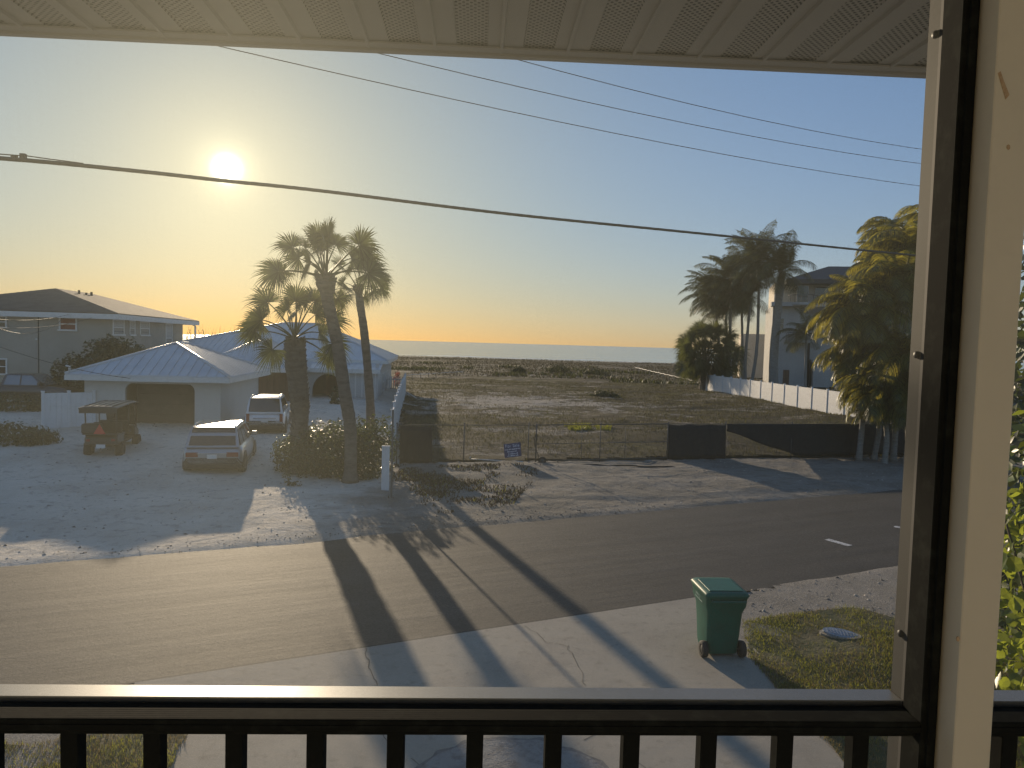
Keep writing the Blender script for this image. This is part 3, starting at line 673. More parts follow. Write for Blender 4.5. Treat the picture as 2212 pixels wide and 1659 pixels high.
# front porch wall with an arch
yw = -2.2; ax0 = loc(bun, atY(668, 850, 53)).x; ax1 = loc(bun, atY(736, 850, 53)).x; acx = (ax0+ax1)/2; ar = (ax1-ax0)/2
m = MB(); wl = loc(bun, atY(636, 850, 53)).x
wall_quad(m, (wl, yw), (ax0, yw), 0, 2.5); wall_quad(m, (ax1, yw), (0, yw), 0, 2.5); zs = 1.15
n_ = 14; arc = [(acx + ar*math.cos(math.pi*(1-k/n_)), zs + (2.38-zs)*math.sin(math.pi*k/n_)) for k in range(n_+1)]
for k in range(n_):
    (xa, za), (xb, zb) = arc[k], arc[k+1]
    m.prism([(xa, yw, za), (xb, yw, zb), (xb, yw, 2.5), (xa, yw, 2.5)], (0, .2, 0))
wall_quad(m, (0, yw+.2), (0, Db-.6), 0, E_-.2); wall_quad(m, (-Wb+.6, .4), (wl, .4), 0, E_-.2); wall_quad(m, (-Wb+.6, Db-.6), (-Wb+.6, .4), 0, E_-.2); wall_quad(m, (wl, yw), (wl, .4), 0, 2.5)
wall_quad(m, (-.3, Db-.6), (-Wb+.6, Db-.6), 0, E_-.2); m.build('wall', stucco_w, bun)
m = MB(); m.box((wl, .6, 0), (-.3, .8, 2.9)); m.build('porch_back_wall', dark_in, bun)
fd = MB(); fd.box((acx-.5, .54, 0), (acx+.5, .598, 2.1)); dfr = fd.build('door', brown_m, bun)
q = MB(); q.lathe([(0, -.03), (.05, -.02), (.05, .02), (0, .03)], 10, (acx+.4, .5, 1.0), 'y'); q.build('handle', trim_w, dfr)
# vertical boards and pilasters on the right end of the front
k = ax1 + .35
while k < -.1:
    q = MB(); q.box((k, yw-.03, .02), (k+.10, yw-.002, 2.48)); q.build('wall_board', trim_w, bun); k += .48
# two tall windows on the right-hand side wall
window(bun, (0, 3.0), (0, 4.4), .9, 2.2); window(bun, (0, 8.0), (0, 9.6), .9, 2.2)
# gable wing between garage and bungalow with the brown carport opening
wg_o = loc(bun, atY(505, 790, 49.5)); 
wx0, wx1 = loc(bun, atY(425, 790, 48.5)).x, loc(bun, atY(640, 790, 48.5)).x; wy0 = loc(bun, atY(560, 800, 48.5)).y
hip_roof(bun, [(wx0, wy0), (wx1, wy0), (wx1, .3), (wx0, .3)], [(wx0+3.4, wy0+2.6), (wx0+3.4, -.8)], 2.95, 4.75, metal_roof, trim_w, True, seam=.45, name='wing_roof')
m = MB(); wall_quad(m, (wx0+.5, wy0+.5), (wx0+3.2, wy0+.5), 0, 2.75); m.build('wing_wall', stucco_w, bun); m = MB(); wall_quad(m, (wx1-.3, wy0+.5), (wx1, wy0+.5), 0, 2.75); m.build('wing_pier', stucco_w, bun)
m = MB(); m.box((wx0+3.2, wy0+1.6, 0), (wx1-.3, wy0+1.66, 2.6)); cd = m.build('carport_door', brown_m, bun)
for k in range(8):
    w = (wx1-.3-wx0-3.2)/8; q = MB(); q.box((wx0+3.2+k*w+.03, wy0+1.565, .1), (wx0+3.2+(k+1)*w-.03, wy0+1.598, 2.5)); q.build('door_panel', brown_m, cd)

# ---- beige two-storey house, far left
HR = R(8.0)
hc = atY(245, 690, 45.5); hc.z = 0
hs = thing('beige_house', hc, 'two storey beige house with brown shingled hip roof on the far left', 'house', HR)
EZ, RZ = 6.18, 7.88; Wf, Dh = 12.6, 17.6
ap = loc(hs, atY(147, 628, 62.5)); bk = loc(hs, atY(262, 646, 75.0))
hip_roof(hs, [(-Wf, 0), (.3, 0), (.3, Dh), (-Wf, Dh)], [(-Wf*.46, 5.7), (-Wf*.46, Dh-6.1)], EZ, RZ, shingle_m, trim_w, True, fas=.32)
ov = .7
m = MB(); wall_quad(m, (-Wf+ov, ov), (-.3, ov), 0, EZ-.3); wall_quad(m, (-.3, ov+.2), (-.3, Dh-ov-1.8), 0, EZ-.3); wall_quad(m, (-.3, Dh-ov-1.8), (-Wf+ov, Dh-ov-1.8), 0, EZ-.3); wall_quad(m, (-Wf+ov, Dh-ov), (-Wf+ov, ov+.2), 0, EZ-.3)
m.build('wall', stucco_b, hs)
def hx(px, Y=46.4): return loc(hs, atY(px, 700, Y)).x
red_blind = principled('red_shutter', (.22, .07, .05), .7)
for (xa, xb, za, zb, gl) in ((142, 172, 5.1, 5.78, red_blind), (0, 33, 5.15, 5.75, None), (0, 33, 2.3, 3.15, None)):
    window(hs, (hx(xa), ov), (hx(xb), ov), za, zb, glass=gl, blind=0)
for (ya, yb, za, zb) in ((.75, 2.4, 4.9, 5.75), (3.5, 4.3, 4.9, 5.75), (5.4, 7.1, 4.9, 5.75), (10.8, 12.2, 3.6, 5.75)):
    window(hs, (-.3, ya), (-.3, yb), za, zb, blind=.48)
# horizontal siding on the right-hand wall, laid board by board
k = .15
while k < EZ-.5:
    q = MB(); q.box((-.298, ov+.21, k), (-.275, Dh-ov-1.85, k+.21)); q.build('siding_board', stucco_b, hs); k += .235
q = MB(); q.box((hx(100, 46.6), ov-.012, .1), (hx(102, 46.6), ov-.002, EZ-.35)); q.build('wall_joint', dark_in, hs)
# corner post that carries the overhang above the balcony, with its railing
m = MB(); m.tube([(.1, Dh-.4, 0), (.1, Dh-.4, EZ-.5), (-.1, Dh-.5, EZ-.3)], .09, 8); m.build('downspout', trim_w, hs)
m = MB(); m.box((-3.5, Dh-2.5, 3.0), (.2, Dh-.3, 3.15)); bl = m.build('balcony', stucco_b, hs)
m = MB()
for k in range(12): m.box((-3.4+.31*k, Dh-.36, 3.152), (-3.36+.31*k, Dh-.32, 4.0))
m.box((-3.5, Dh-.38, 4.0), (.2, Dh-.30, 4.06)); m.build('balcony_rail', trim_w, bl)
for (tt, hgt) in ((.25, .35), (.45, .25), (.6, .35)):
    q = MB(); q.tube([(-Wf*.46+.9, 5.7+(Dh-11.8)*tt, RZ-.35), (-Wf*.46+.9, 5.7+(Dh-11.8)*tt, RZ-.35+hgt)], .08, 8); q.build('roof_vent', dark_in, hs)
m = MB(); m.box((hx(93), ov-.10, 4.4), (hx(96), ov-.002, 4.5)); m.build('wall_lamp', trim_w, hs)

# ---- modern three-storey house on the right
md_o = atY(1662, 830, 104.0); md_o.z = 0
MR = R(-15.0)
mod = thing('modern_house', md_o, 'tall grey and sunlit cream three storey house with dark roof behind white fence', 'house', MR)
def mx_(px, Y=104): return loc(mod, atY(px, 740, Y)).x
def mz_(py, px=1740, Y=104): return atY(px, py, Y).z
gx1 = mx_(1742); gx2 = mx_(1793); gx3 = mx_(2020)
m = MB(); m.box((0, 0, 0), (gx1, 14, mz_(662))); m.box((gx1, 2.5, 0), (gx3, 16, mz_(612))); m.build('wall', gray_m, mod)
m = MB(); m.box((.4, 4, mz_(660)), (gx1+.5, 15, mz_(607))); m.build('upper_wall', sunlit_cream_m, mod)  # sunlit tone of the side face painted on this front block
m = MB(); m.box((-.3, -1.2, mz_(664)), (gx3, 1.0, mz_(655))); m.build('balcony', gray_m, mod)
rl0 = mx_(1700); rl1 = mx_(2040); zt, ze = mz_(573, 1800, 108), mz_(606)
hip_roof(mod, [(rl0-.6, -1.2), (rl1, -1.2), (rl1, 17), (rl0-.6, 17)], [(mx_(1780, 110), 8), (rl1-7, 8)], ze, zt, slate_m, slate_m, False, fas=.55)
for (xa, xb, ya, yb) in ((1757, 1790, 652, 618),):
    window(mod, (mx_(xa), 2.5), (mx_(xb), 2.5), mz_(ya), mz_(yb), blind=0, mat=gray_m)
window(mod, (mx_(1683), 0), (mx_(1690), 0), mz_(712), mz_(690), blind=0, mat=gray_m)
q = MB(); q.box((mx_(1694), -.06, 0), (mx_(1707), -.002, mz_(800))); q.build('door', brown_m, mod)
# dark slab standing in for a shaded gap, and white-topped service block beside it
q = MB(); q.box((mx_(1744), 2.2, 0), (mx_(1752), 2.498, mz_(735))); q.build('gap_shade_slab', dark_in, mod)
q = MB(); q.box((mx_(1755), -1.0, 0), (mx_(1789), 2.49, mz_(782))); q.build('service_block', gray_m, mod)
q = MB(); q.box((mx_(1753), -1.2, mz_(782)+.003), (mx_(1791), 2.48, mz_(777))); q.build('block_cap', trim_w, mod)
# lower sea-side wing with a tall arched gap, evening sun put into its cream colour
q = MB(); wx = mx_(1612, 132), mx_(1640, 132)
q.box((wx[0]-1, 27, 0), (wx[1]+3, 38, mz_(722, 1630, 132))); q.build('sea_wing', sunlit_cream_m, mod)
for k in range(4):
    q = MB(); q.box((mx_(1800)+k*5.0, -.9, mz_(652)), (mx_(1800)+k*5+.06, -.84, mz_(652)+1.1)); q.build('balcony_post', trim_w, mod)

# rounded balconies on the corner towards the palms
for zy in (661, 741):
    cxm, zb_ = mx_(1728), mz_(zy); q = MB(); arc = [(cxm+1.9*math.cos(a), -.02-1.9*math.sin(a), zb_) for a in np.linspace(0, math.pi, 15)]
    q.prism(arc, (0, 0, .35)); bal = q.build('balcony', gray_m, mod)
    q = MB(); q.tube([Vector(p)+Vector((0, 0, 1.35)) for p in arc], .05, 6); q.build('balcony_rail', slate_m, bal)
    for p in arc[::2]:
        q = MB(); q.tube([Vector(p)+Vector((0, 0, .35)), Vector(p)+Vector((0, 0, 1.33))], .03, 5); q.build('baluster', slate_m, bal)
    window(mod, (mx_(1716), 0), (mx_(1738), 0), zb_+.45, zb_+2.7, blind=0, mat=gray_m)
# ------------------------------------------------------------------ fences, signs and yard things
vinyl = principled('white_vinyl', (.70, .70, .69), .45, noise=[(2.5, (.58, .58, .56), .5, .75), (14, (.52, .50, .46), .64, .8)])
galv = principled('galvanised_steel', (.12, .12, .115), .7, metal=.2, noise=[(12, (.085, .085, .08), .45, .65)])
fabric = principled('black_windscreen', (.016, .016, .017), .85, noise=[(5, (.026, .025, .024), .45, .7)], bump=(60, .4, .006))
wood_g = principled('weathered_wood', (.27, .22, .16), .85, noise=[(3, (.17, .14, .10), .4, .65, (1, 1, 6))])
def vinyl_run(root, a, b, n, hs, pw=.12, board=.0):
    """posts and solid panels from a to b; hs: panel heights, one per bay"""
    a = Vector(a); b = Vector(b); d = (b-a)/n; u = d.normalized(); q = Vector((-u.y, u.x, 0))
    ang = math.atan2(u.y, u.x)
    for i in range(n+1):
        h = max(hs[min(i, n-1)], hs[max(i-1, 0)])
        p = MB(); p.box((-pw/2, -pw/2, 0), (pw/2, pw/2, h+.06)); p.box((-pw/2-.015, -pw/2-.015, h+.061), (pw/2+.015, pw/2+.015, h+.10))
        p.build('fence_post', vinyl, root, loc=a+d*i, rot=(0, 0, ang), bevel=.008)
    for i in range(n):
        h = hs[i]; ln = d.length-pw
        p = MB()
        if board:
            k = 0; nb = max(2, int(ln/board)); w = ln/nb
            for k in range(nb): p.box((pw/2+k*w+.004, -.02, .10), (pw/2+(k+1)*w-.004, .02, h-.09))
        else: p.box((pw/2+.003, -.02, .10), (d.length-pw/2-.003, .02, h-.09))
        p.box((pw/2+.002, -.028, .03), (d.length-pw/2-.002, .028, .098)); p.box((pw/2+.002, -.028, h-.088), (d.length-pw/2-.002, .028, h))
        p.build('fence_panel', vinyl, root, loc=a+d*i, rot=(0, 0, ang))

# privacy fence between the lots, stepping down towards the street
fa, fb = Vector((-4.95, 30.2, 0)), Vector((-9.6, 66.5, 0))
fe = thing('privacy_fence', (0, 0, 0), 'long white vinyl privacy fence stepping along the side of the bungalow', 'fence')
vinyl_run(fe, fa, fb, 15, [1.45, 1.85, 2.0, 2.1] + [2.1]*5 + [2.0]*6, board=.15)
# picket cross-fence at the far end
fp = thing('picket_fence', (0, 0, 0), 'white picket gate fence closing the gap at the far end of the bungalow', 'fence')
pa, pb = fb + Vector((-6.0, .6, 0)), fb + Vector((-.25, -.2, 0)); d = (pb-pa); n = 30
for k in range(n):
    q = MB(); q.box((-.035, -.012, .05), (.035, .012, 1.75)); q.build('picket', vinyl, fp, loc=pa + d*(k/(n-1)), rot=(0, 0, math.atan2(d.y, d.x)))
for z in (.35, 1.45):
    q = MB(); q.box((0, .013, z), (d.length, .05, z+.09)); q.build('rail', vinyl, fp, loc=pa, rot=(0, 0, math.atan2(d.y, d.x)))
# white fence of the modern house
ra, rb = at(1532, 848), at(1985, 925)
rf = thing('panel_fence', (0, 0, 0), 'white panel fence running past the palms in front of the modern house', 'fence')
rb = Vector((25.2, 50.0, 0)); ra = Vector((22.5, 85.5, 0))
vinyl_run(rf, ra, rb, 14, [2.05]*14, pw=.14)
# white yard panels next to the buggy
yp = thing('yard_fence', (0, 0, 0), 'short white board fence standing between hedge and garage beside the buggy', 'fence')
ya, yb = atY(93, 900, 32.6), atY(203, 900, 33.9); ya.z = yb.z = .58
vinyl_run(yp, ya, yb, 2, [1.65, 1.65], board=.18)

# chain-link fence along the front of the vacant lot
CL = [Vector((-4.55, 29.45, 0)), Vector((.75, 30.75, 0)), Vector((7.0, 32.75, 0)), Vector((9.75, 33.45, 0)), Vector((16.4, 35.1, 0)), Vector((21.6, 36.4, 0))]
cf = thing('chain_link_fence', (0, 0, 0), 'low chain link fence with rolling gate along the front of the vacant lot', 'fence')
CH = 1.62
def linkmesh(a, b, z0, z1, pitch=.115):
    d = (b-a); ln = d.length; u = d/ln; vs = []; fs = []; w = .0022
    n = int((ln+(z1-z0))/pitch)
    for sgn in (1, -1):
        for k in range(n+1):
            s0 = k*pitch - (z1-z0) if sgn > 0 else k*pitch
            pts = []
            s_a, s_b = s0, s0 + sgn*(z1-z0)
            # clip to 0..ln
            lo, hi = 0.0, 1.0
            if s_b != s_a:
                t0, t1 = sorted(((0-s_a)/(s_b-s_a), (ln-s_a)/(s_b-s_a))); lo, hi = max(lo, t0), min(hi, t1)
            if hi - lo < .02: continue
            P, Q = [a + u*(s_a+(s_b-s_a)*tt) + Vector((0, 0, z0+(z1-z0)*tt)) for tt in (lo, hi)]
            i = len(vs); o_ = (Vector((-u.z-1, 0, 1))*1).normalized()*w; e = u*w*1.4
            vs += [P-e, P+e, Q+e, Q-e]; fs.append((i, i+1, i+2, i+3))
    return vs, fs
allp = MB()
posts = []
for a, b in zip(CL[:-1], CL[1:]):
    n = max(1, round((b-a).length/2.9)); posts += [a.lerp(b, k/n) for k in range(n)]
posts.append(CL[-1])
for p in posts:
    q = MB(); q.tube([p, p+Vector((0, 0, CH+.05))], .024, 8); q.lathe([(.036, CH+.05), (.03, CH+.09), (0, CH+.11)], 8, p); q.build('fence_post', galv, cf)
for a, b in zip(CL[:-1], CL[1:]):
    q = MB(); q.tube([a+Vector((0,0,CH)), b+Vector((0,0,CH))], .015, 8); q.build('top_rail', galv, cf)
    vs, fs = linkmesh(a, b, .05, CH); q = MB(); q.add(vs, fs); o_ = q.build('wire_mesh', galv, cf, fix=False); o_['kind'] = 'stuff'
# gate bay: second upright, mid rails, bottom rail, wheel
ga, gb_ = CL[1]+Vector((.32, .02, 0)), CL[2]+Vector((-.05, -.05, 0))
gt = thing('rolling_gate', (0, 0, 0), 'pipe framed chain link rolling gate on a small wheel beside the sale sign', 'gate')
o1 = Vector((0, -.10, 0))
q = MB(); q.tube([ga+o1+Vector((0,0,.1)), ga+o1+Vector((0,0,CH+.08))], .028, 8); q.build('upright', galv, gt)
for k in (1/3, 2/3, 1.0):
    p = ga.lerp(gb_, k)+o1; q = MB(); q.tube([p+Vector((0,0,.12)), p+Vector((0,0,CH-.02))], .014, 8); q.build('upright', galv, gt)
for z in (.14, .85, CH+.03):
    q = MB(); q.tube([ga+o1+Vector((0,0,z)), gb_+o1+Vector((0,0,z))], .015, 8); q.build('rail', galv, gt)
rub = principled('black_rubber', (.02, .02, .02), .8)
wc = ga + o1 + Vector((.28, -.08, .17))
q = MB(); q.lathe([(.09, -.04), (.165, -.045), (.17, 0), (.165, .045), (.09, .04)], 20, wc, 'y'); wh = q.build('wheel', rub, gt)
q = MB(); q.lathe([(0, -.035), (.088, -.03), (.088, .03), (0, .035)], 16, wc, 'y'); q.build('rim', galv, wh)
# black hose hung over the gate end, falling to the ground and trailing along it
q = MB(); q.tube([ga+o1+Vector((-.02+.06*math.sin(k*.9), -.06, 1.32 - .5*abs(k-3)/4*1.2 if k < 8 else .12)) for k in range(8)] + [ga+o1+Vector((.1, -.08, .4)), ga+o1+Vector((.14, -.08, .1))], .018, 6)
tag(q.build('hose', rub), 'black rubber hose looped over the end post of the gate', 'hose')
q = MB(); q.tube([ga+o1+Vector((.5+.5*k, -.12+.05*math.sin(k*1.3), .06+.02*math.sin(k*2.1))) for k in range(12)], .03, 6)
tag(q.build('cable', rub), 'black cable lying on the ground along the foot of the gate', 'cable')
# windscreen fabric, hung on the fence: left strip in shade, square piece, long torn piece
def cloth(a, b, top, bot, nu, nv, name, label, off=-.05, amp=.03, seed=3):
    a = Vector(a); b = Vector(b); u = (b-a).normalized(); q = Vector((u.y, -u.x, 0))
    vs = []; r_ = random.Random(seed)
    for j in range(nv+1):
        for i in range(nu+1):
            s = i/nu; t = j/nv; z = bot(s) + (top(s)-bot(s))*t
            w = amp*math.sin(s*23+seed)*(1-t)+.6*amp*math.sin(s*57+t*4)
            vs.append(a.lerp(b, s) + q*(-off+w) + Vector((0, 0, z)))
    fs = [(j*(nu+1)+i, j*(nu+1)+i+1, (j+1)*(nu+1)+i+1, (j+1)*(nu+1)+i) for j in range(nv) for i in range(nu)]
    m = MB(); m.add(vs, fs, True); o_ = m.build(name, fabric, None, fix=False)
    sol = o_.modifiers.new('thickness', 'SOLIDIFY'); sol.thickness = .004
    return tag(o_, label, 'windscreen', 'black windscreens on the chain link fence')
cloth(CL[2], CL[3], lambda s: CH-.02-.03*math.sin(s*9)**2, lambda s: .03, 24, 6, 'windscreen', 'square black fabric windscreen on the chain link fence right of the gate')
cloth(CL[3]+Vector((.05, 0, 0)), CL[5], lambda s: CH+.01, lambda s: max(.16, 1.30-3.1*s*1.25) + .03*math.sin(s*31), 60, 8, 'windscreen', 'long black fabric windscreen hanging torn loose along its lower left edge', amp=.04, seed=5)
cloth(CL[0]+Vector((.12, 0, 0)), CL[0].lerp(CL[1], .26), lambda s: CH-.03-.05*s, lambda s: .05+.05*math.sin(s*8), 12, 6, 'windscreen', 'short black fabric windscreen in shade at the end of the privacy fence', seed=8)

# sale sign hung on the fence
sg = thing('sale_sign', CL[1]+Vector((-.62, -.26, .30)), 'tilted dark blue for sale sign hanging on the chain link fence', 'sign', R(13))
navy = principled('sign_blue', (.03, .045, .13), .5); letter = principled('sign_white', (.62, .66, .74), .5)
q = MB(); q.box((-.36, -.006, 0), (.36, .006, .58)); bd = q.build('board', navy, sg, rot=(0, R(-6), 0))
def text(body, size, loc_, parent, mat, rot=(R(90), 0, 0), name='lettering', sx=1.0):
    c = bpy.data.curves.new(name, 'FONT'); c.body = body; c.size = size; c.align_x = 'CENTER'; c.extrude = .001
    o_ = bpy.data.objects.new(name, c); COL.objects.link(o_); bpy.context.view_layer.update()
    me = bpy.data.meshes.new_from_object(o_.evaluated_get(bpy.context.evaluated_depsgraph_get())); bpy.data.objects.remove(o_); me.materials.clear()
    return link(name, me, parent, mat, loc_, rot, (sx, 1, 1))
text('For Sale', .185, (0, -.009, .415), bd, letter)
# the smaller lines are blurred in the picture: kept as rows of short strokes
r_ = random.Random(4)
for row, (z, x0, x1) in enumerate(((.31, -.33, .33), (.215, -.22, .2), (.125, -.19, .19), (.04, -.24, .18))):
    q = MB(); x = x0
    while x < x1:
        w = r_.uniform(.018, .045); q.box((x, -.0085, z+r_.uniform(-.006, .004)), (x+w, -.0062, z+r_.uniform(.028, .055))); x += w + r_.uniform(.012, .03)
    q.build('small_print', letter, bd)
# pale pipe lying at the foot of the fence, rolled tarp scraps
pvc = principled('white_pipe', (.58, .56, .52), .5)
q = MB(); a, b = at(1015, 998), at(1130, 1003); q.tube([a+Vector((0,0,.12)), b+Vector((0,0,.10))], .03, 8); q.tube([a+Vector((0,0,.10)), a+Vector((0,0,.22))], .025, 8)
tag(q.build('pipe', pvc), 'pale plastic pipe lying on the ground under the sale sign', 'pipe')
for i, (px, py, lx) in enumerate(((880, 883, 1.8), (874, 862, 1.2), (892, 872, .9))):
    p = at(px, py); q = MB(); q.tube([p+Vector((-lx/2, -.5, .55+.2*i)), p+Vector((lx/2, -1.4, .35+.1*i))], .035, 6)
    tag(q.build('white_batten', pvc), ['longest white batten leaning in the shade behind the privacy fence', 'middle length white batten on the debris heap by the fence', 'shortest white batten on the debris heap by the fence'][i], 'batten', 'white battens behind the fence')

# fluted white marker post and steel sign pole at the street corner of the fence
mp_ = thing('marker_post', at(832, 1060), 'fluted white plastic post standing before the hedge by the privacy fence', 'post')
q = MB()
for k in range(4): q.box((-.13+.065*k, -.02, 0), (-.085+.065*k, .035, 1.47))
q.box((-.128, .0, .0), (.125, .028, 1.465)); q.build('shaft', vinyl, mp_); q = MB(); q.box((-.14, -.03, 1.472), (.14, .045, 1.5)); q.build('cap', vinyl, mp_)
sp = thing('steel_pole', at(845, 1082), 'thin bare steel pole standing by the white marker post near the street', 'pole')
q = MB(); q.prism([(-.03, 0, 0), (.03, 0, 0), (.03, .012, 0), (-.03, .012, 0)], (0, 0, 2.85)); q.prism([(-.012, .012, 0), (.012, .012, 0), (.012, .035, 0), (-.012, .035, 0)], (0, 0, 2.85)); q.build('pole', galv, sp)
# low rope-and-post barrier by the dunes, left and right
def rope(p0, p1, n, h, label, sag=.1):
    t_ = thing('dune_fence', (0, 0, 0), label, 'fence'); p0, p1 = Vector(p0), Vector(p1)
    P = [p0.lerp(p1, k/n) for k in range(n+1)]
    for p in P:
        q = MB(); q.tube([p-Vector((0,0,.3)), p+Vector((0,0,h+.05))], .05, 6); q.build('stake', wood_g, t_)
    pts = []
    for a, b in zip(P[:-1], P[1:]):
        for k in range(4): s = k/4; pts.append(a.lerp(b, s)+Vector((0, 0, h-sag*4*s*(1-s))))
    pts.append(P[-1]+Vector((0,0,h))); q = MB(); q.tube(pts, .035, 5); q.build('rope', pvc, t_)
    return t_
rope(at(1372, 806), at(1500, 842), 12, 1.15, 'low stake and rope fence between dunes and panel fence')
rope(at(872, 826), at(1000, 815), 8, .9, 'far stake and rope fence at the landward foot of the dunes')

# meter box lid in the lawn
ml = thing('meter_lid', at(1815, 1372, .05), 'pale blue grey meter box lid lying tilted in the lawn', 'meter lid', R(-12))
lidm = principled('lid_plastic', (.30, .33, .37), .6, noise=[(14, (.2, .22, .25), .5, .65)], bump=(60, .5, .008))
el = [(.30*math.cos(a), .16*math.sin(a)) for a in np.linspace(0, 2*math.pi, 25)[:-1]]
q = MB(); q.prism([(x, y, .02) for x, y in el], (0, 0, .03)); q.build('lid', lidm, ml, rot=(R(6), R(5), 0))
q = MB()
for k in range(-4, 5): q.box((k*.055-.008, -.11+abs(k)*.012, .052), (k*.055+.008, .11-abs(k)*.012, .058))
q.build('tread_ribs', lidm, ml, rot=(R(6), R(5), 0))
q = MB(); q.prism([(x*1.15, y*1.25, -.06) for x, y in el], (0, 0, .085)); q.build('rim', conc, ml)

# wheeled bin
bn = thing('wheeled_bin', at(1548, 1404, .026), 'dark green wheeled rubbish bin standing on the driveway edge by the lawn', 'bin', R(4))
bn.scale = (1.1, 1.06, 1.0)
grn = principled('bin_green', (.003, .10, .066), .5, spec=.35, noise=[(4, (.005, .075, .05), .45, .7), (40, (.012, .115, .08), .62, .75)])
# body: lofted rounded rectangles, opened rim
def rrect(w, d, z, r=.06, n=4):
    pts = []
    for cx_, cy_, a0 in ((w/2-r, d/2-r, 0), (-w/2+r, d/2-r, 90), (-w/2+r, -d/2+r, 180), (w/2-r, -d/2+r, 270)):
        for k in range(n+1):
            a = R(a0+90*k/n); pts.append((cx_+r*math.cos(a), cy_+r*math.sin(a), z))
    return pts
def loft(m, rings, cap=True, smooth=True):
    n = len(rings[0]); vs = [p for r in rings for p in r]
    fs = [(i*n+k, i*n+(k+1) % n, (i+1)*n+(k+1) % n, (i+1)*n+k) for i in range(len(rings)-1) for k in range(n)]
    m.add(vs, fs, smooth)
    if cap: m.add(rings[0], [tuple(range(n))[::-1]]); m.add(rings[-1], [tuple(range(n))])
S_ = 1.0
rings = [rrect(.45, .50, .05), rrect(.47, .54, .12), rrect(.50, .60, .50), rrect(.525, .645, .74), rrect(.60, .74, .86), rrect(.615, .76, .99), rrect(.63, .78, 1.0), rrect(.63, .78, 1.03)]
q = MB(); loft(q, rings); body = q.build('body', grn, bn)
q = MB(); loft(q, [rrect(.65, .82, 1.034), rrect(.66, .83, 1.05), rrect(.62, .79, 1.085, .08), rrect(.5, .66, 1.095, .1)])
lid = q.build('lid', grn, bn)
q = MB(); q.box((-.25, -.30, 1.096), (.25, .26, 1.108)); q.build('lid_panel', grn, lid, bevel=.005)
q = MB(); q.tube([(-.24, -.40, .97), (-.24, -.47, .98), (.24, -.47, .98), (.24, -.40, .97)], .018, 8); q.build('handle', grn, bn)
for sx in (-1, 1):
    c = (sx*.285, -.245, .13); q = MB(); q.lathe([(.075, -.035), (.125, -.038), (.13, 0), (.125, .038), (.075, .035)], 22, c, 'x'); wl_ = q.build('wheel', rub, bn)
    q = MB(); q.lathe([(0, -.03), (.074, -.028), (.074, .028), (0, .03)], 18, c, 'x'); q.build('rim', rub, wl_)
q = MB(); q.tube([(-.25, -.245, .13), (.25, -.245, .13)], .014, 8); q.build('axle', galv, bn)
faint = principled('moulded_mark', (.30, .42, .38), .5)
text('WM', .13, (-.309, .06, .895), body, faint, rot=(R(84), 0, R(-90)), name='emblem')
q = MB(); q.box((-.3105, -.16, .865), (-.3065, .17, .877)); q.build('emblem_bar', faint, body)

# overhead wires
wire_m = principled('cable_black', (.025, .025, .025), .6)
def wire(name, A, B, sag, rad, label, n=40, cat='wire', group=None):
    A, B = Vector(A), Vector(B); q = MB()
    pts = [A.lerp(B, k/n) - Vector((0, 0, sag*4*(k/n)*(1-k/n))) for k in range(n+1)]
    q.tube(pts, rad, 6); return tag(q.build(name, wire_m, None), label, cat, group), pts
A = atY(-420, 297, 14.2); B = atY(2230, 580, 33.5)
# main bundled cable, with its thin lashed companion at the left end
ctrl = [(-420, 322, 12.0), (0, 342, 13.6), (300, 370, 15.0), (480, 390, 16.0), (700, 413, 17.4), (1106, 463, 20.5), (1500, 503, 24.5), (1870, 541, 29.5), (2230, 577, 36)]
pts = [atY(*c_) for c_ in ctrl]; fine = []
for i in range(len(pts)-1):
    p0, p1, p2, p3 = pts[max(i-1, 0)], pts[i], pts[i+1], pts[min(i+2, len(pts)-1)]
    for k in range(8):
        s = k/8; fine.append(.5*((2*p1)+(-p0+p2)*s+(2*p0-5*p1+4*p2-p3)*s*s+(-p0+3*p1-3*p2+p3)*s**3))
fine.append(pts[-1])
cbl = thing('utility_cable', (0, 0, 0), 'thick black utility cable sagging across the sky just below the sun', 'cable')
q = MB(); q.tube(fine, .040, 8); q.build('bundle', wire_m, cbl)
q = MB(); q.tube([atY(-420, 308, 12.0), atY(0, 333, 13.6), atY(60, 337, 13.9), atY(110, 344, 14.1), atY(180, 353, 14.4)], .011, 6); q.build('lashed_line', wire_m, cbl)
for (px, py, Y) in ((31, 341, 13.75), (50, 338, 13.85)):
    c = atY(px, py, Y); q = MB(); q.box((c.x-.045, c.y-.04, c.z-.05), (c.x+.045, c.y+.04, c.z+.05)); q.build('clamp', wire_m, cbl)
for i, (a, b, Y0, Y1, lab) in enumerate((((330, 66), (2060, 411), 17, 36, 'lowest of the three thin wires crossing the upper right sky'), ((700, 86), (2060, 362), 19, 37, 'middle of the three thin wires crossing the upper right sky'), ((1000, 96), (2060, 331), 21, 37, 'topmost of the three thin wires crossing the upper right sky'))):
    wire('power_line', atY(*a, Y0), atY(*b, Y1), .35, .011, lab, group='thin power lines')
for i, (p, q_, sg_, lab) in enumerate((((-60, 683, 30), (150, 679, 45.2), .25, 'upper service wire catching sun at the left edge before the beige house'), ((-60, 678, 30), (140, 685, 45.2), .9, 'looped service wire sagging before the upper beige house wall'), ((-60, 704, 30), (200, 686, 45.4), .3, 'rising service wire in front of the beige house'), ((-60, 727, 30), (290, 818, 33.6), .25, 'lowest service wire falling towards the garage roof corner'))):
    wire('service_wire', atY(*p), atY(*q_), sg_, .012, lab, group='service wires at the left edge')
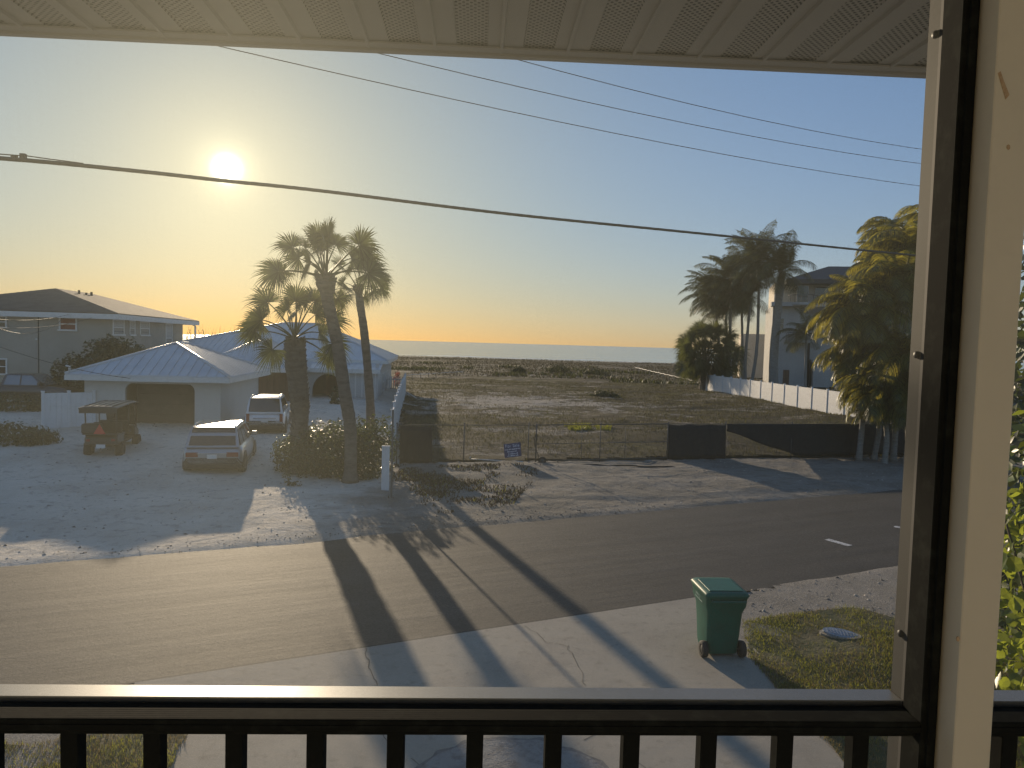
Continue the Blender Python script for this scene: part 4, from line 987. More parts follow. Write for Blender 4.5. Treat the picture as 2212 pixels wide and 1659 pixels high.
# ------------------------------------------------------------------ palms and shrubs
sabal_leaf = leafmat('fan_palm_leaf', (.045, .055, .020), (.11, .12, .03), .28, .5, .3)
sabal_dead = leafmat('dead_palm_leaf', (.14, .10, .06), (.2, .13, .06), .25, .8, .3)
coco_leaf = leafmat('feather_palm_leaf', (.045, .055, .020), (.11, .11, .03), .3, .45, .35)
gold_leaf = leafmat('golden_palm_leaf', (.048, .068, .018), (.29, .25, .03), .42, .4, .55)
bark_s = principled('palm_bark', (.165, .135, .105), .95, noise=[(3, (.10, .08, .062), .42, .62, (1, 1, 3)), (16, (.24, .20, .16), .6, .75)], bump=[(18, .9, .03), (5, .5, .04)])
bark_g = principled('grey_palm_bark', (.27, .255, .225), .9, noise=[(4, (.18, .165, .14), .42, .62, (1, 1, 4))], bump=[(20, .6, .02)])

def fan_mesh(name, elev, Lp, Rb, seed, droop=.35, n=40):
    """one costapalmate fan: arched stalk along +X in the XZ plane, then the folded, fringed blade"""
    r_ = np.random.default_rng(seed); vs = []; fs = []
    # stalk
    P = []; e = elev; p = np.zeros(3)
    for k in range(7):
        P.append(p.copy()); p = p + np.array([math.cos(e), 0, math.sin(e)])*Lp/6; e -= droop/6
    m = MB(); m.tube([Vector(q) for q in P], [.035-.003*k for k in range(7)], 5)
    tip = P[-1]; d = np.array([math.cos(e), 0, math.sin(e)]); up = np.array([-math.sin(e), 0, math.cos(e)]); side = np.array([0, 1., 0])
    roll = r_.choice([-1, 1])*r_.uniform(.5, 1.45); side2 = side*math.cos(roll)+up*math.sin(roll); up2 = up*math.cos(roll)-side*math.sin(roll)
    A = np.linspace(-2.25, 2.25, n)
    for i, a in enumerate(A):
        a += r_.uniform(-.02, .02); da = (A[1]-A[0])*.56
        ln = Rb*(.80+.20*math.cos(a))*r_.uniform(.88, 1.08)
        fold = .30*abs(math.sin(a))           # blade folds up along its rib
        dirv = d*math.cos(a)+side2*math.sin(a)*.92+up2*fold
        perp = -d*math.sin(a)+side2*math.cos(a)
        def pt(s, w, extra=0):
            q = tip + dirv*ln*s + perp*w
            q = q.copy(); q[2] -= (s**2.2)*ln*(.16+extra); q += d*(-.10*s*s*ln*(1-math.cos(a))*.3)
            return q
        w1 = ln*.54*math.tan(da); ex = r_.uniform(0, .28)
        b = len(vs); z = .012*(1 if i % 2 else -1)
        for q in (pt(.02, -.008), pt(.02, .008), pt(.30, w1*.56), pt(.30, -w1*.56), pt(.54, w1*.80), pt(.54, -w1*.80), pt(.78, w1*.28, ex*.5), pt(.78, -w1*.28, ex*.5), pt(1.0, 0, ex)):
            vs.append(q)
        fs += [(b, b+1, b+2, b+3), (b+3, b+2, b+4, b+5), (b+5, b+4, b+6, b+7), (b+7, b+6, b+8)]
    m.add([Vector(q) for q in vs], fs)
    return m.mesh(name)
def feather_mesh(name, elev, Ln, seed, droop=1.6, n=44, ll=.62, stiff=.5, wl=.02, twist=0):
    """one pinnate frond: rachis arching from +X under its weight, leaflets in two hanging ranks"""
    r_ = np.random.default_rng(seed); m = MB(); P = []; e = elev; p = np.zeros(3); D = []
    K = 14
    for k in range(K+1):
        P.append(p.copy()); D.append(e); p = p + np.array([math.cos(e), 0, math.sin(e)])*Ln/K; e -= droop/K*(.35+1.3*k/K)
    m.tube([Vector(q) for q in P], [.03*(1-.85*k/K)+.003 for k in range(K+1)], 4)
    vs = []; fs = []
    for i in range(n):
        s = .14 + .86*(i+r_.random()*.6)/n; f_ = s*K; k = min(int(f_), K-1); q = P[k]+(P[k+1]-P[k])*(f_-k); e = D[k]
        d = np.array([math.cos(e), 0, math.sin(e)]); up = np.array([-math.sin(e), 0, math.cos(e)])
        l = ll*(math.sin(math.pi*min(1, .15+s*.9))**.6)*r_.uniform(.85, 1.1)
        for sg in (-1, 1):
            o = d*(.45+.5*s) + np.array([0, sg, 0])*1.0 + up*(.35*stiff)
            o /= np.linalg.norm(o); b = len(vs); wv = d*wl
            t1 = q + o*l*.45; t1[2] -= l*.10*(1-stiff); t2 = q + o*l*.8; t2[2] -= l*.42*(1.1-stiff); t3 = q + o*l; t3[2] -= l*.72*(1.1-stiff)
            vs += [q-wv*.5, q+wv*.5, t1+wv, t1-wv, t2+wv*.7, t2-wv*.7, t3]
            fs += [(b, b+1, b+2, b+3), (b+3, b+2, b+4, b+5), (b+5, b+4, b+6)]
    m.add([Vector(q) for q in vs], fs); return m.mesh(name)

FAN = [(fan_mesh('fan_frond', R(el), lp*1.10, .95, 10+i, dr)) for i, (el, lp, dr) in enumerate(((82, 1.25, .15), (60, 1.35, .4), (40, 1.4, .5), (18, 1.4, .55), (-4, 1.3, .6), (-32, 1.15, .4), (72, 1.3, .3), (28, 1.4, .55)))]
for me in FAN: me.materials.append(sabal_leaf)
def curve_pts(ctrl, n=5):
    P = [Vector(c) for c in ctrl]; out_ = []
    for i in range(len(P)-1):
        p0, p1, p2, p3 = P[max(i-1, 0)], P[i], P[i+1], P[min(i+2, len(P)-1)]
        for k in range(n):
            s = k/n; out_.append(.5*((2*p1)+(-p0+p2)*s+(2*p0-5*p1+4*p2-p3)*s*s+(-p0+3*p1-3*p2+p3)*s**3))
    out_.append(P[-1]); return out_
def trunk_mesh(path, r0, r1, seed, rough=.06, sides=14, bulge=None):
    r_ = random.Random(seed); P = curve_pts(path, 7); m = MB(); n = len(P); rad = []
    for i in range(n):
        s = i/(n-1); r = r0+(r1-r0)*s
        if bulge: r = r*(1+bulge(s))
        if s < .06: r *= 1+.5*(1-s/.06)
        rad.append(r*(1+r_.uniform(-rough, rough)))
    m.tube(P, rad, sides); return m, P, rad
def boots(P, rad, mat, root, s0, s1, n, ln, seed, name='leaf_boots'):
    """old split leaf bases standing off the trunk, in crossing rows: too many and small to pick apart"""
    r_ = random.Random(seed); m = MB()
    for k in range(n):
        s = s0+(s1-s0)*k/n; i = min(int(s*(len(P)-1)), len(P)-2); f_ = s*(len(P)-1)-i
        c = P[i].lerp(P[i+1], f_); r = rad[i]; a = k*2.39996+r_.uniform(-.2, .2); d = Vector((math.cos(a), math.sin(a), 0)); q = Vector((-d.y, d.x, 0)); l = ln*r_.uniform(.7, 1.3); w = .075*r_.uniform(.8, 1.2)
        b = c+d*r*.75; t_ = b+d*l*.55+Vector((0, 0, l))
        m.add([b-q*w-d*.04, b+q*w-d*.04, b+q*w+d*.06, b-q*w+d*.06, t_-q*w*.55, t_+q*w*.55, t_+q*w*.5+d*.03, t_-q*w*.5+d*.03],
              [(0,1,5,4), (1,2,6,5), (2,3,7,6), (3,0,4,7), (4,5,6,7)])
    o_ = m.build(name, mat, root); o_['kind'] = 'stuff'; return o_
def crown(root, top, meshes, plan, seed, sc=1.0, bias=None, name='frond', jitter=.18):
    """plan: list of (mesh index, count); bias: (azimuth, strength) of a steady wind"""
    r_ = random.Random(seed); off = r_.random()*6.28; k = 0; tot = sum(c for _, c in plan)
    for mi, cnt in plan:
        for j in range(cnt):
            a = off + k*2.39996 + r_.uniform(-jitter, jitter); k += 1
            if bias:
                dlt = (bias[0]-a+math.pi) % (2*math.pi) - math.pi; a += dlt*bias[1]
            s = sc*r_.uniform(.86, 1.1)
            link(name, meshes[mi], root, None, top+Vector((r_.uniform(-.05, .05), r_.uniform(-.05, .05), r_.uniform(-.12, .05))), (r_.uniform(-.3, .3), r_.uniform(-.16, .16), a), (s, s, s))

def sabal(base, path, r0, r1, label, plan, seed, sc=1.0, bulge=None, boot=None, bark=bark_s):
    base = Vector(base); t_ = thing('sabal_palm', base, label, 'palm tree', group='cabbage palms above the hedge')
    m, P, rad = trunk_mesh([Vector(p)-base for p in path], r0, r1, seed, bulge=bulge)
    m.build('trunk', bark, t_)
    if boot: boots(P, rad, bark, t_, *boot, seed)
    crown(t_, P[-1], FAN, plan, seed, sc); return t_
def on(px, py, Y): return atY(px, py, Y)
# tall palm with leaning trunk
b = Vector((-5.55, 25.6, 0))
bl_ = lambda s: .75*math.exp(-((s-.93)/.05)**2)
sabal(b, [b, on(757, 930, 25.6), on(745, 850, 25.6), on(728, 740, 25.7), on(708, 650, 25.8), on(703, 600, 25.8)], .22, .20,
      'tallest cabbage palm, its trunk leaning left over the hedge', [(0, 3), (6, 3), (1, 4), (2, 4), (3, 4), (7, 2), (4, 2)], 3, 1.04, bl_, (.84, 1.0, 60, .20))
# booted palm on the left
b = Vector((-7.75, 26.9, 0))
bl2 = lambda s: .18*math.exp(-((s-.75)/.25)**2) - .35*max(0, (s-.90)/.10)
sabal(b, [b, on(648, 900, 26.9), on(645, 850, 26.9), on(638, 775, 26.9), on(636, 732, 26.9)], .30, .33,
      'shortest cabbage palm, its thick trunk clad in rough old leaf bases', [(0, 3), (6, 2), (1, 3), (2, 4), (3, 3), (4, 3)], 5, .98, bl2, (.12, .97, 260, .17))
# slender palm behind
b = Vector((-6.95, 35.0, 0))
bl3 = lambda s: .5*math.exp(-((s-.96)/.035)**2)
sabal(b, [b, on(800, 905, 35), on(796, 820, 35), on(787, 720, 35), on(777, 650, 35), on(774, 622, 35)], .22, .17,
      'slender cabbage palm with small crown, standing right of the tallest one', [(0, 2), (1, 2), (2, 3), (3, 3), (4, 2)], 9, .84, bl3, (.92, 1.0, 30, .18))

# feather palms at the right
FEA = [feather_mesh('feather_frond', R(el), ln, 40+i, dr, 40, .72, st) for i, (el, ln, dr, st) in enumerate(((78, 3.0, 1.3, .35), (58, 3.2, 1.8, .3), (36, 3.2, 1.9, .25), (12, 3.0, 1.7, .2), (-15, 2.6, 1.2, .15), (68, 3.2, 1.6, .3)))]
for me in FEA: me.materials.append(coco_leaf)
def coco(px, Y, y_top, label, seed, sc, plan, lean=0, r=.16, bark=bark_g, bias=(R(185), .35), base_px=None):
    base = on(base_px or px, 800, Y); base.z = 0; top = on(px, y_top, Y)
    t_ = thing('coconut_palm', base, label, 'palm tree', group='feather palms along the panel fence')
    tp = top-base; m, P, rad = trunk_mesh([(0,0,0), tp*.35+Vector((lean, 0, 0)), tp*.7+Vector((lean*.6, 0, 0)), tp], r*1.25, r*.8, seed, .04)
    m.build('trunk', bark, t_); crown(t_, P[-1], FEA, plan, seed, sc, bias, jitter=.3); return t_
full = [(0, 5), (5, 5), (1, 7), (2, 7), (3, 8), (4, 7)]
coco(1542, 88, 640, 'leftmost tall feather palm, fronds blown over the sea horizon', 21, 1.55, full, .3, base_px=1556)
coco(1580, 86, 608, 'second feather palm from the left in the cluster by the white fence', 22, 1.6, full, -.2, base_px=1583)
coco(1602, 92, 655, 'low crowned feather palm among the trunks of the middle cluster', 25, 1.5, full, .1, base_px=1604)
coco(1640, 82, 570, 'tallest feather palm in the middle of the cluster by the white fence', 23, 1.75, full, .4, base_px=1622)
coco(1690, 80, 585, 'feather palm with thick grey trunk before the modern house wall', 24, 1.75, full, -.3, .42, base_px=1674)
coco(1566, 90, 662, 'shaded feather palm tucked between the two leftmost tall ones', 28, 1.4, full, .2, base_px=1572)
coco(1622, 84, 640, 'feather palm hanging low behind the tallest one of the cluster', 29, 1.5, full, -.2, base_px=1612)
coco(1742, 78, 722, 'short feather palm with small crown before the grey house wall', 27, 1.15, [(0, 3), (1, 4), (2, 5), (3, 5), (4, 3)], 0, .13)
# broad fan palm at the fence end
b = at(1520, 846); t_ = thing('sabal_palm', b, 'broad dark fan palm at the far end of the white panel fence', 'palm tree')
m, P, rad = trunk_mesh([(0,0,0), (0,0,1.4), (.1,0,2.6), (.1, 0, 4.3)], .55, .42, 31, .06); m.build('trunk', bark_s, t_); boots(P, rad, bark_s, t_, .1, .98, 90, .3, 31)
crown(t_, P[-1], FAN, [(0, 5), (6, 6), (1, 8), (2, 9), (3, 9), (4, 9), (5, 7)], 33, 2.0)
crown(t_, Vector((.05, 0, 3.4)), FAN, [(2, 6), (3, 8), (4, 9), (5, 9)], 34, 1.25); crown(t_, Vector((0, -.2, 3.9)), FAN, [(0, 3), (6, 4), (1, 7), (2, 8), (3, 8), (4, 6)], 36, 1.2)
# golden feather palms close on the right
GOL = [feather_mesh('golden_frond', R(el), ln, 60+i, dr, 66, .68, st, .017) for i, (el, ln, dr, st) in enumerate(((76, 2.6, 1.9, .26), (55, 2.7, 2.4, .2), (34, 2.6, 2.5, .15), (10, 2.4, 2.2, .1), (-18, 2.0, 1.4, .08), (66, 2.9, 2.8, .18), (22, 2.8, 2.6, .1)))]
for me in GOL: me.materials.append(gold_leaf)
def golden(px, Y, y_top, label, seed, sc, base_px=None, plan=((0, 4), (5, 4), (1, 6), (2, 7), (6, 6), (3, 7), (4, 7)), r=.11):
    base = on(base_px or px, 900, Y); base.z = 0; top = on(px, y_top, Y)
    t_ = thing('golden_palm', base, label, 'palm tree', group='yellow green palms by the street')
    tp = top-base; m, P, rad = trunk_mesh([(0,0,0), tp*.4+Vector((.1, 0, 0)), tp*.75, tp], r*1.2, r*.75, seed, .03, 12)
    m.build('trunk', bark_g, t_); crown(t_, P[-1], GOL, plan, seed, sc, (R(190), .38), jitter=.35); return t_
golden(1872, 34.2, 680, 'yellow green palm on a slim grey trunk, leftmost of the street palms', 51, 1.12, 1860)
golden(1868, 35.6, 765, 'low yellow green palm whose fronds hang in front of the white fence', 52, 1.0, 1872)
golden(1905, 34.6, 838, 'lowest yellow green palm, fronds brushing the top of the black windscreen', 59, 1.0, 1892)
golden(1940, 34.0, 625, 'middle height yellow green palm beside the window jamb', 53, 1.12, 1935)
golden(1912, 33.4, 862, 'smallest yellow green palm, fronds hanging over the black windscreen', 61, .85, 1916)
golden(1958, 33.0, 850, 'low yellow green palm squeezed against the porch screen jamb', 62, .9, 1962)
golden(1985, 35.5, 560, 'tall yellow green palm rising along the jamb of the porch screen', 54, 1.25, 1998)
golden(1935, 37.5, 600, 'dark crowned street palm rising behind the yellow green ones', 55, 1.15, 1930)
golden(1955, 33.5, 780, 'yellow green palm nearest the porch screen jamb', 58, 1.1, 1975)
golden(2062, 36.5, 520, 'tall street palm mostly hidden by the porch post', 56, 1.3, 2070)
golden(1945, 42, 530, 'farthest street palm, its dark top fronds against the sky', 57, 1.2, 1985)

# ---- shrubs
def leaf_cloud(ells, n, size, seed, curl=.3, up=.3):
    """leaf faces spread over the skins of several ellipsoids (c, r)"""
    r_ = np.random.default_rng(seed); vol = np.array([e[1][0]*e[1][1]*e[1][2] for e in ells])**.67; pick = r_.choice(len(ells), n, p=vol/vol.sum())
    d = r_.normal(size=(n, 3)); d /= np.linalg.norm(d, axis=1)[:, None]
    rad = 1-.45*r_.random(n)**2.2; rad *= 1+.18*np.sin(d[:,0]*7+pick)*np.cos(d[:,1]*6)
    C = np.array([e[0] for e in ells])[pick]; S = np.array([e[1] for e in ells])[pick]; p = C+d*S*rad[:, None]
    k = p[:, 2] > .02; p = p[k]; d = d[k]; n = len(p)
    nr = d+r_.normal(size=(n, 3))*.55+np.array([0, 0, up]); nr /= np.linalg.norm(nr, axis=1)[:, None]
    a = np.cross(nr, r_.normal(size=(n, 3))); a /= np.linalg.norm(a, axis=1)[:, None]; b = np.cross(nr, a); s = size*(.6+.8*r_.random(n))[:, None]
    v = np.stack([p-a*s, p-b*s*.5+nr*s*curl*.3, p+a*s, p+b*s*.5+nr*s*curl*.3], 1).reshape(-1, 3); i = np.arange(n)*4
    return v, np.concatenate([np.stack([i, i+1, i+2], 1), np.stack([i, i+2, i+3], 1)])
hedge_leaf = leafmat('hedge_leaf', (.030, .042, .014), (.10, .12, .02), .3, .28, .4)
shrub_leaf = leafmat('shrub_leaf', (.035, .045, .018), (.10, .11, .03), .3, .5, .4)
twig_m = principled('twig_bark', (.09, .07, .05), .95)
def shrub(name, base, ells, n, size, mat, label, seed, cat='shrub', group=None):
    base = Vector(base); base.z = float(yardz(np.array(base.x), np.array(base.y))) if base.y < 45 and base.x < -8 else 0; t_ = thing(name, base, label, cat, group=group)
    v, f = leaf_cloud(ells, n, size, seed); o_ = link('foliage', np_mesh('foliage', v, f), t_, mat)
    m = MB(); r_ = random.Random(seed)
    for (c, r) in ells:
        m.tube([(c[0]*.4, c[1]*.4, 0), (c[0]*.75+r_.uniform(-.1, .1), c[1]*.75, c[2]*.6), (c[0], c[1], c[2]+r[2]*.3)], [.04, .03, .012], 5)
    s_ = m.build('stems', twig_m, t_); s_['kind'] = 'stuff'; return t_
hb = Vector((-6.3, 27.2, 0))
shrub('clipped_hedge', hb, [((-1.55, -.2, .75), (.9, .9, .8)), ((-.75, -.5, .85), (.95, 1.1, .95)), ((.1, -.6, .9), (.95, 1.2, 1.05)), ((.85, -.3, 1.0), (.85, 1.2, 1.1)), ((1.3, .6, .95), (.75, 1.0, 1.15)), ((-.4, .9, .9), (1.3, 1.0, 1.0)), ((1.05, -1.0, .5), (.7, .6, .7)), ((-1.7, .5, .6), (.8, .9, .75))], 15000, .062, hedge_leaf, 'dense dark green hedge of glossy leaves wrapped round the palm trunks', 71, 'hedge')
for (px, py, ell, n, lab, sd) in ((30, 912, [((0, 0, .4), (2.2, 1.2, .55)), ((1.8, .3, .4), (1.3, 1.0, .6)), ((-2.2, 0, .45), (1.6, 1.2, .65))], 5200, 'dark shrub mass at the left edge between parked cars and white panels', 72),
                                   (20, 985, [((0, 0, .3), (1.5, .9, .55)), ((1.0, .1, .25), (.9, .6, .4)), ((-1.4, 0, .35), (1.2, .9, .6))], 3600, 'low dark mound of shrubs at the left edge of the sand yard', 73)):
    shrub('low_shrub', at(px, py), ell, n, .075, shrub_leaf, lab, sd)
cb = atY(222, 800, 44.0); 
shrub('tall_shrub', cb, [((0, 0, 2.0), (1.4, .9, 2.0)), ((1.6, 0, 2.3), (1.3, .9, 1.6)), ((-1.7, 0, 1.5), (1.3, .9, 1.5)), ((.6, 0, 3.1), (1.0, .8, 1.0)), ((-2.7, .1, .8), (.9, .7, .9)), ((2.6, .1, 2.5), (1.1, .8, 1.0))], 9000, .12, shrub_leaf, 'tall dark shrub growing between garage roof and beige house', 74)
# spiky grasses seen over the roof gap against the glitter
gp = atY(460, 735, 78); gp.z = 0
o_ = blades('roof_gap_reeds', [(gp.x+random.Random(k).uniform(-3.2, 3.2), gp.y+random.Random(k+99).uniform(-1, 1), 3.2) for k in range(90)], 2.1, .05, dune_leaf, .5, 75)
tag(o_, 'thin seed plumes of tall grass behind the roofs against the glittering sea', 'reeds', kind='stuff')
# small weeds, potted plant and red flowers by the bungalow
shrub('flower_shrub', at(856, 838), [((0, 0, .8), (.4, .4, .7)), ((.1, 0, 1.5), (.25, .25, .4))], 260, .10, leafmat('red_leaf', (.17, .04, .03), (.25, .05, .04), .4), 'red flowering shrub behind the picket fence at the end of the bungalow', 76)
shrub('weed', at(620, 1052), [((0, 0, .30), (.16, .16, .34)), ((.25, .05, .08), (.25, .2, .12))], 130, .05, shrub_leaf, 'small weed standing in the sunlit patch of sand left of the hedge', 77, 'weed')
shrub('yard_plant', atY(726, 862, 49), [((0, 0, .9), (.5, .4, .9)), ((0, 0, .15), (1.0, .7, .2))], 420, .14, shrub_leaf, 'small plant in a dark bed before the arched porch', 78, 'plant')
for (px, py, w, h, lab, sd) in ((1305, 866, 1.7, .95, 'round dark mound of weeds alone in the middle of the vacant lot', 79), (1285, 812, 3.0, 1.3, 'dark bush at the foot of the dunes above the lone weed mound', 80), (1205, 806, 2.6, 1.6, 'dark bush left of the middle at the foot of the dunes', 81), (1120, 806, 1.6, 1.2, 'smallest dune bush, left of the others, with orange tips', 82)):
    p = at(px, py); shrub('dune_bush', p, [((0, 0, h*.4), (w*.6, w*.6, h*.62)), ((w*.45, .1, h*.25), (w*.5, w*.4, h*.42)), ((-w*.5, 0, h*.22), (w*.45, w*.4, h*.4))], 1800, .11, dark_leaf, lab, sd, 'bush')
# bare sprawling branches at the right end of the windscreen
m = MB(); r_ = random.Random(5); p0 = at(1975, 985)
for k in range(26):
    a = r_.uniform(2.2, 3.6); l = r_.uniform(1.0, 2.0); q = p0+Vector((r_.uniform(-.2, .6), r_.uniform(-.3, .3), r_.uniform(.8, 2.2)))
    m.tube([q, q+Vector((math.cos(a)*l*.5, -.2, .15)), q+Vector((math.cos(a)*l, -.3, -.55*l*r_.random()))], [.014, .01, .004], 4, caps=False)
m.tube([p0, p0+Vector((.2, 0, 2.4))], .05, 6)
tag(m.build('dead_branch', twig_m), 'dry leafless branches sprawling over the black windscreen near the jamb', 'branch', kind='stuff')
# sea grape close to the porch, right of the post: big round leaves built one by one
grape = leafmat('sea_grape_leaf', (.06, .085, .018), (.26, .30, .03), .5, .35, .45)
sgp = atY(2290, 1480, 8.6); sgp.z = 0
sgt = thing('sea_grape', sgp, 'sea grape shrub with big round sunlit leaves right of the porch post', 'shrub')
lm = MB(); ring = [(.085*math.cos(a)*(1 if abs(a-math.pi) > .1 else .8), .08*math.sin(a), .012*math.cos(2*a)) for a in np.linspace(0, 2*math.pi, 11)[:-1]]
lm.add([(0, 0, -.012)]+ring, [(0, i+1, (i+1) % 10+1) for i in range(10)]); lme = lm.mesh('leaf'); lme.materials.append(grape)
r_ = random.Random(12)
for k in range(290):
    a = r_.uniform(0, 6.28); ph = math.acos(r_.uniform(-1, 1)); rr_ = 1-.3*r_.random()
    p = Vector((1.45*math.sin(ph)*math.cos(a)*rr_+.35, 1.2*math.sin(ph)*math.sin(a)*rr_, 1.9+1.85*math.cos(ph)*rr_))
    s = r_.uniform(.75, 1.35); link('leaf', lme, sgt, None, p, (r_.uniform(.5, 2.4), r_.uniform(-.8, .8), r_.uniform(0, 6.28)), (s, s, s))
v, f = leaf_cloud([((.35, .1, 1.9), (1.25, 1.0, 1.7)), ((.3, .3, 3.2), (1.0, .9, 1.2)), ((.4, 0, .6), (1.3, 1.0, .7))], 2600, .09, 91)
o_ = link('foliage', np_mesh('foliage', v, f), sgt, grape); o_['kind'] = 'stuff'
m = MB()
for k in range(7):
    a = k*.9; m.tube([(.3, 0, 0), (.3+.4*math.cos(a), .4*math.sin(a), 1.3), (.3+.9*math.cos(a), .9*math.sin(a), 3.0)], [.05, .035, .012], 6)
o_ = m.build('stems', twig_m, sgt); o_['kind'] = 'stuff'

# taller sea grape further off, shade painted into its dark leaf colour, closing the gap right of the post
b2 = atY(2270, 1400, 13.0); b2.z = 0
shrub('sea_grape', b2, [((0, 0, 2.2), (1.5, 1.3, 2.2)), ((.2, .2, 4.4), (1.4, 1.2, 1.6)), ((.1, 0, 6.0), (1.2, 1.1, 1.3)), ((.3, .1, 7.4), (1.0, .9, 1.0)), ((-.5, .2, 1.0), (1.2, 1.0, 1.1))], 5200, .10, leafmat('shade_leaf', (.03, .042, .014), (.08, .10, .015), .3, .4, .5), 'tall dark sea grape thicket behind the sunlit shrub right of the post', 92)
# ------------------------------------------------------------------ vehicles
def paint_m(name, col, metal=.0, rough=.28): return principled(name, col, rough, metal, .5, coat=.8, noise=[(2.5, tuple(c*.86 for c in col), .5, .8)])
car_glass = principled('car_glass', (.012, .014, .016), .05, spec=.9)
plastic_k = principled('black_plastic', (.025, .025, .026), .55)
tail_red = principled('tail_red', (.20, .012, .012), .2, coat=.6)
plate_m = principled('plate_white', (.60, .60, .58), .5)
rim_m = principled('alloy_rim', (.36, .37, .38), .35, .8)
chrome = principled('bright_trim', (.6, .6, .6), .2, .9)
def wheel(root, c, r, w, axis='y', rim=rim_m, knob=False):
    q = MB(); q.lathe([(r*.62, -w*.48), (r*.9, -w*.5), (r, -w*.36), (r, w*.36), (r*.9, w*.5), (r*.62, w*.48)], 26, c, axis); t_ = q.build('tyre' if False else 'wheel', rub, root)
    q = MB(); q.lathe([(0, -w*.40), (r*.2, -w*.44), (r*.6, -w*.36), (r*.63, -w*.46), (r*.63, w*.46), (r*.6, w*.36), (r*.2, w*.44), (0, w*.40)], 20, c, axis); q.build('rim', rim, t_)
    if knob:
        q = MB()
        for k in range(18):
            a = k*math.pi/9; d = Vector((math.cos(a), 0, math.sin(a))); e = Vector((-d.z, 0, d.x)); o_ = Vector(c)+d*r
            q.prism([o_-e*.03+Vector((0, -w*.45, 0)), o_+e*.03+Vector((0, -w*.45, 0)), o_+e*.03+Vector((0, w*.45, 0)), o_-e*.03+Vector((0, w*.45, 0))], d*.018)
        q.build('tread', rub, t_)
    return t_
def ring_sec(x, z0, z1, y, tuck=.88, top=.86, n=None):
    zm = z0+(z1-z0)*.55
    h = [(tuck*y, z0), (y*.985, z0+.10), (y, zm), (y*.965, z1-.09), (top*y, z1)]
    return [Vector((x, a, z)) for a, z in h] + [Vector((x, -a, z)) for a, z in reversed(h)]
def car(name, loc_, head, label, cat, Lc, Wc, Hc, zb, paint, roof_paint=None, rear=(.02, .34), front=(.56, .77), wheel_r=.36, rails=True, hood=.86, pick=None, light='vert', group=None):
    """a car along +X: body loft, cabin, separate panes, lamps, wheels; zb = height of the window line"""
    t_ = thing(name, loc_, label, cat, R(90)-head, group)
    hw = Wc/2
    st = [(0.0, .46, zb-.26, .82), (.012, .34, zb-.12, .90), (.035, .28, zb-.02, .96), (.10, .24, zb, .99), (.30, .23, zb, 1.0), (.55, .23, zb, 1.0), (.70, .23, zb-.01, 1.0), (.76, .23, zb-.05, .995), (.86, .24, zb*hood+.03, .98), (.95, .27, zb*hood-.06, .93), (.985, .33, zb*hood-.18, .85), (1.0, .42, zb*hood-.3, .72)]
    q = MB(); loft(q, [ring_sec(x*Lc, z0, z1, y*hw) for x, z0, z1, y in st]); body = q.build('body', paint, t_)
    # lower dark cladding and bumper
    q = MB(); loft(q, [ring_sec(x*Lc, z0-.04, z0+.20, y*hw+.012, .9, 1.0) for x, z0, z1, y in st], smooth=False); q.build('bumper', plastic_k, t_)
    # cabin
    xr0, xr1, xf1, xf0 = rear[0]*Lc, rear[1]*Lc if rear[1] > .1 else rear[1]*Lc, front[0]*Lc, front[1]*Lc
    def csec(x, z, y): return Vector((x, y, z))
    zr = Hc; wb, wt = hw*.90, hw*.74
    prof = [(xr0, zb-.03, wb*.98), (xr0+(xr1-xr0)*.55, zb+(zr-zb)*.62, (wb+wt)/2*.99), (xr1, zr-.05, wt), (xr1+.18, zr-.005, wt*.96)]
    profF = [(xf1-.18, zr, wt*.96), (xf1, zr-.05, wt), (xf0-(xf0-xf1)*.45, zb+(zr-zb)*.52, (wb+wt)/2), (xf0, zb-.03, wb*.97)]
    P = prof+profF; vs = []; n = len(P)
    for x, z, y in P: vs += [(x, y, z), (x, -y, z)]
    fs = [(2*i, 2*i+2, 2*i+3, 2*i+1) for i in range(n-1)]
    q = MB(); q.add(vs, fs, False); q.add([vs[2*i] for i in range(n)], [tuple(range(n))]); q.add([vs[2*i+1] for i in range(n)], [tuple(range(n))[::-1]])
    import bmesh
    cb_ = q.build('cabin', roof_paint or paint, t_, bevel=.045)
    def pane(nm, quad, off=.008, inset=.08, mat=car_glass):
        V = [Vector(p) for p in quad]; c = sum(V, Vector())/4; nn = (V[1]-V[0]).cross(V[2]-V[0]).normalized()
        if nn.dot(c-Vector((Lc*.45, 0, zb))) < 0: nn = -nn
        V = [p+(c-p)*inset for p in V]; m = MB(); m.prism([p-nn*.02 for p in V], nn*(.02+off)); return m.build(nm, mat, t_)
    a, b_, c_, d_ = prof[0], prof[1], prof[2], prof[3]
    pane('rear_window', [(b_[0]-(b_[0]-a[0])*.95, b_[2], a[1]+(b_[1]-a[1])*.12), (b_[0]-(b_[0]-a[0])*.95, -b_[2], a[1]+(b_[1]-a[1])*.12), (c_[0], -c_[2], c_[1]), (c_[0], c_[2], c_[1])], .03, .06)
    a, b_, c_ = profF[1], profF[2], profF[3]
    pane('windscreen', [(a[0], a[2], a[1]), (a[0], -a[2], a[1]), (c_[0], -c_[2], c_[1]), (c_[0], c_[2], c_[1])], .03, .05)
    cuts = [0, .30, .62, 1.0]
    for sg in (1, -1):
        for k in range(3):
            u0, u1 = cuts[k]+.015, cuts[k+1]-.015
            B0, B1 = xr0+.12+(xf0-.30-xr0)*u0, xr0+.12+(xf0-.30-xr0)*u1; T0, T1 = xr1+.06+(xf1-.06-xr1)*u0, xr1+.06+(xf1-.06-xr1)*u1
            pane('side_window', [(B0, sg*wb*1.0, zb+.02), (B1, sg*wb*1.0, zb+.02), (T1, sg*wt*1.01, zr-.09), (T0, sg*wt*1.01, zr-.09)], .012, .03)
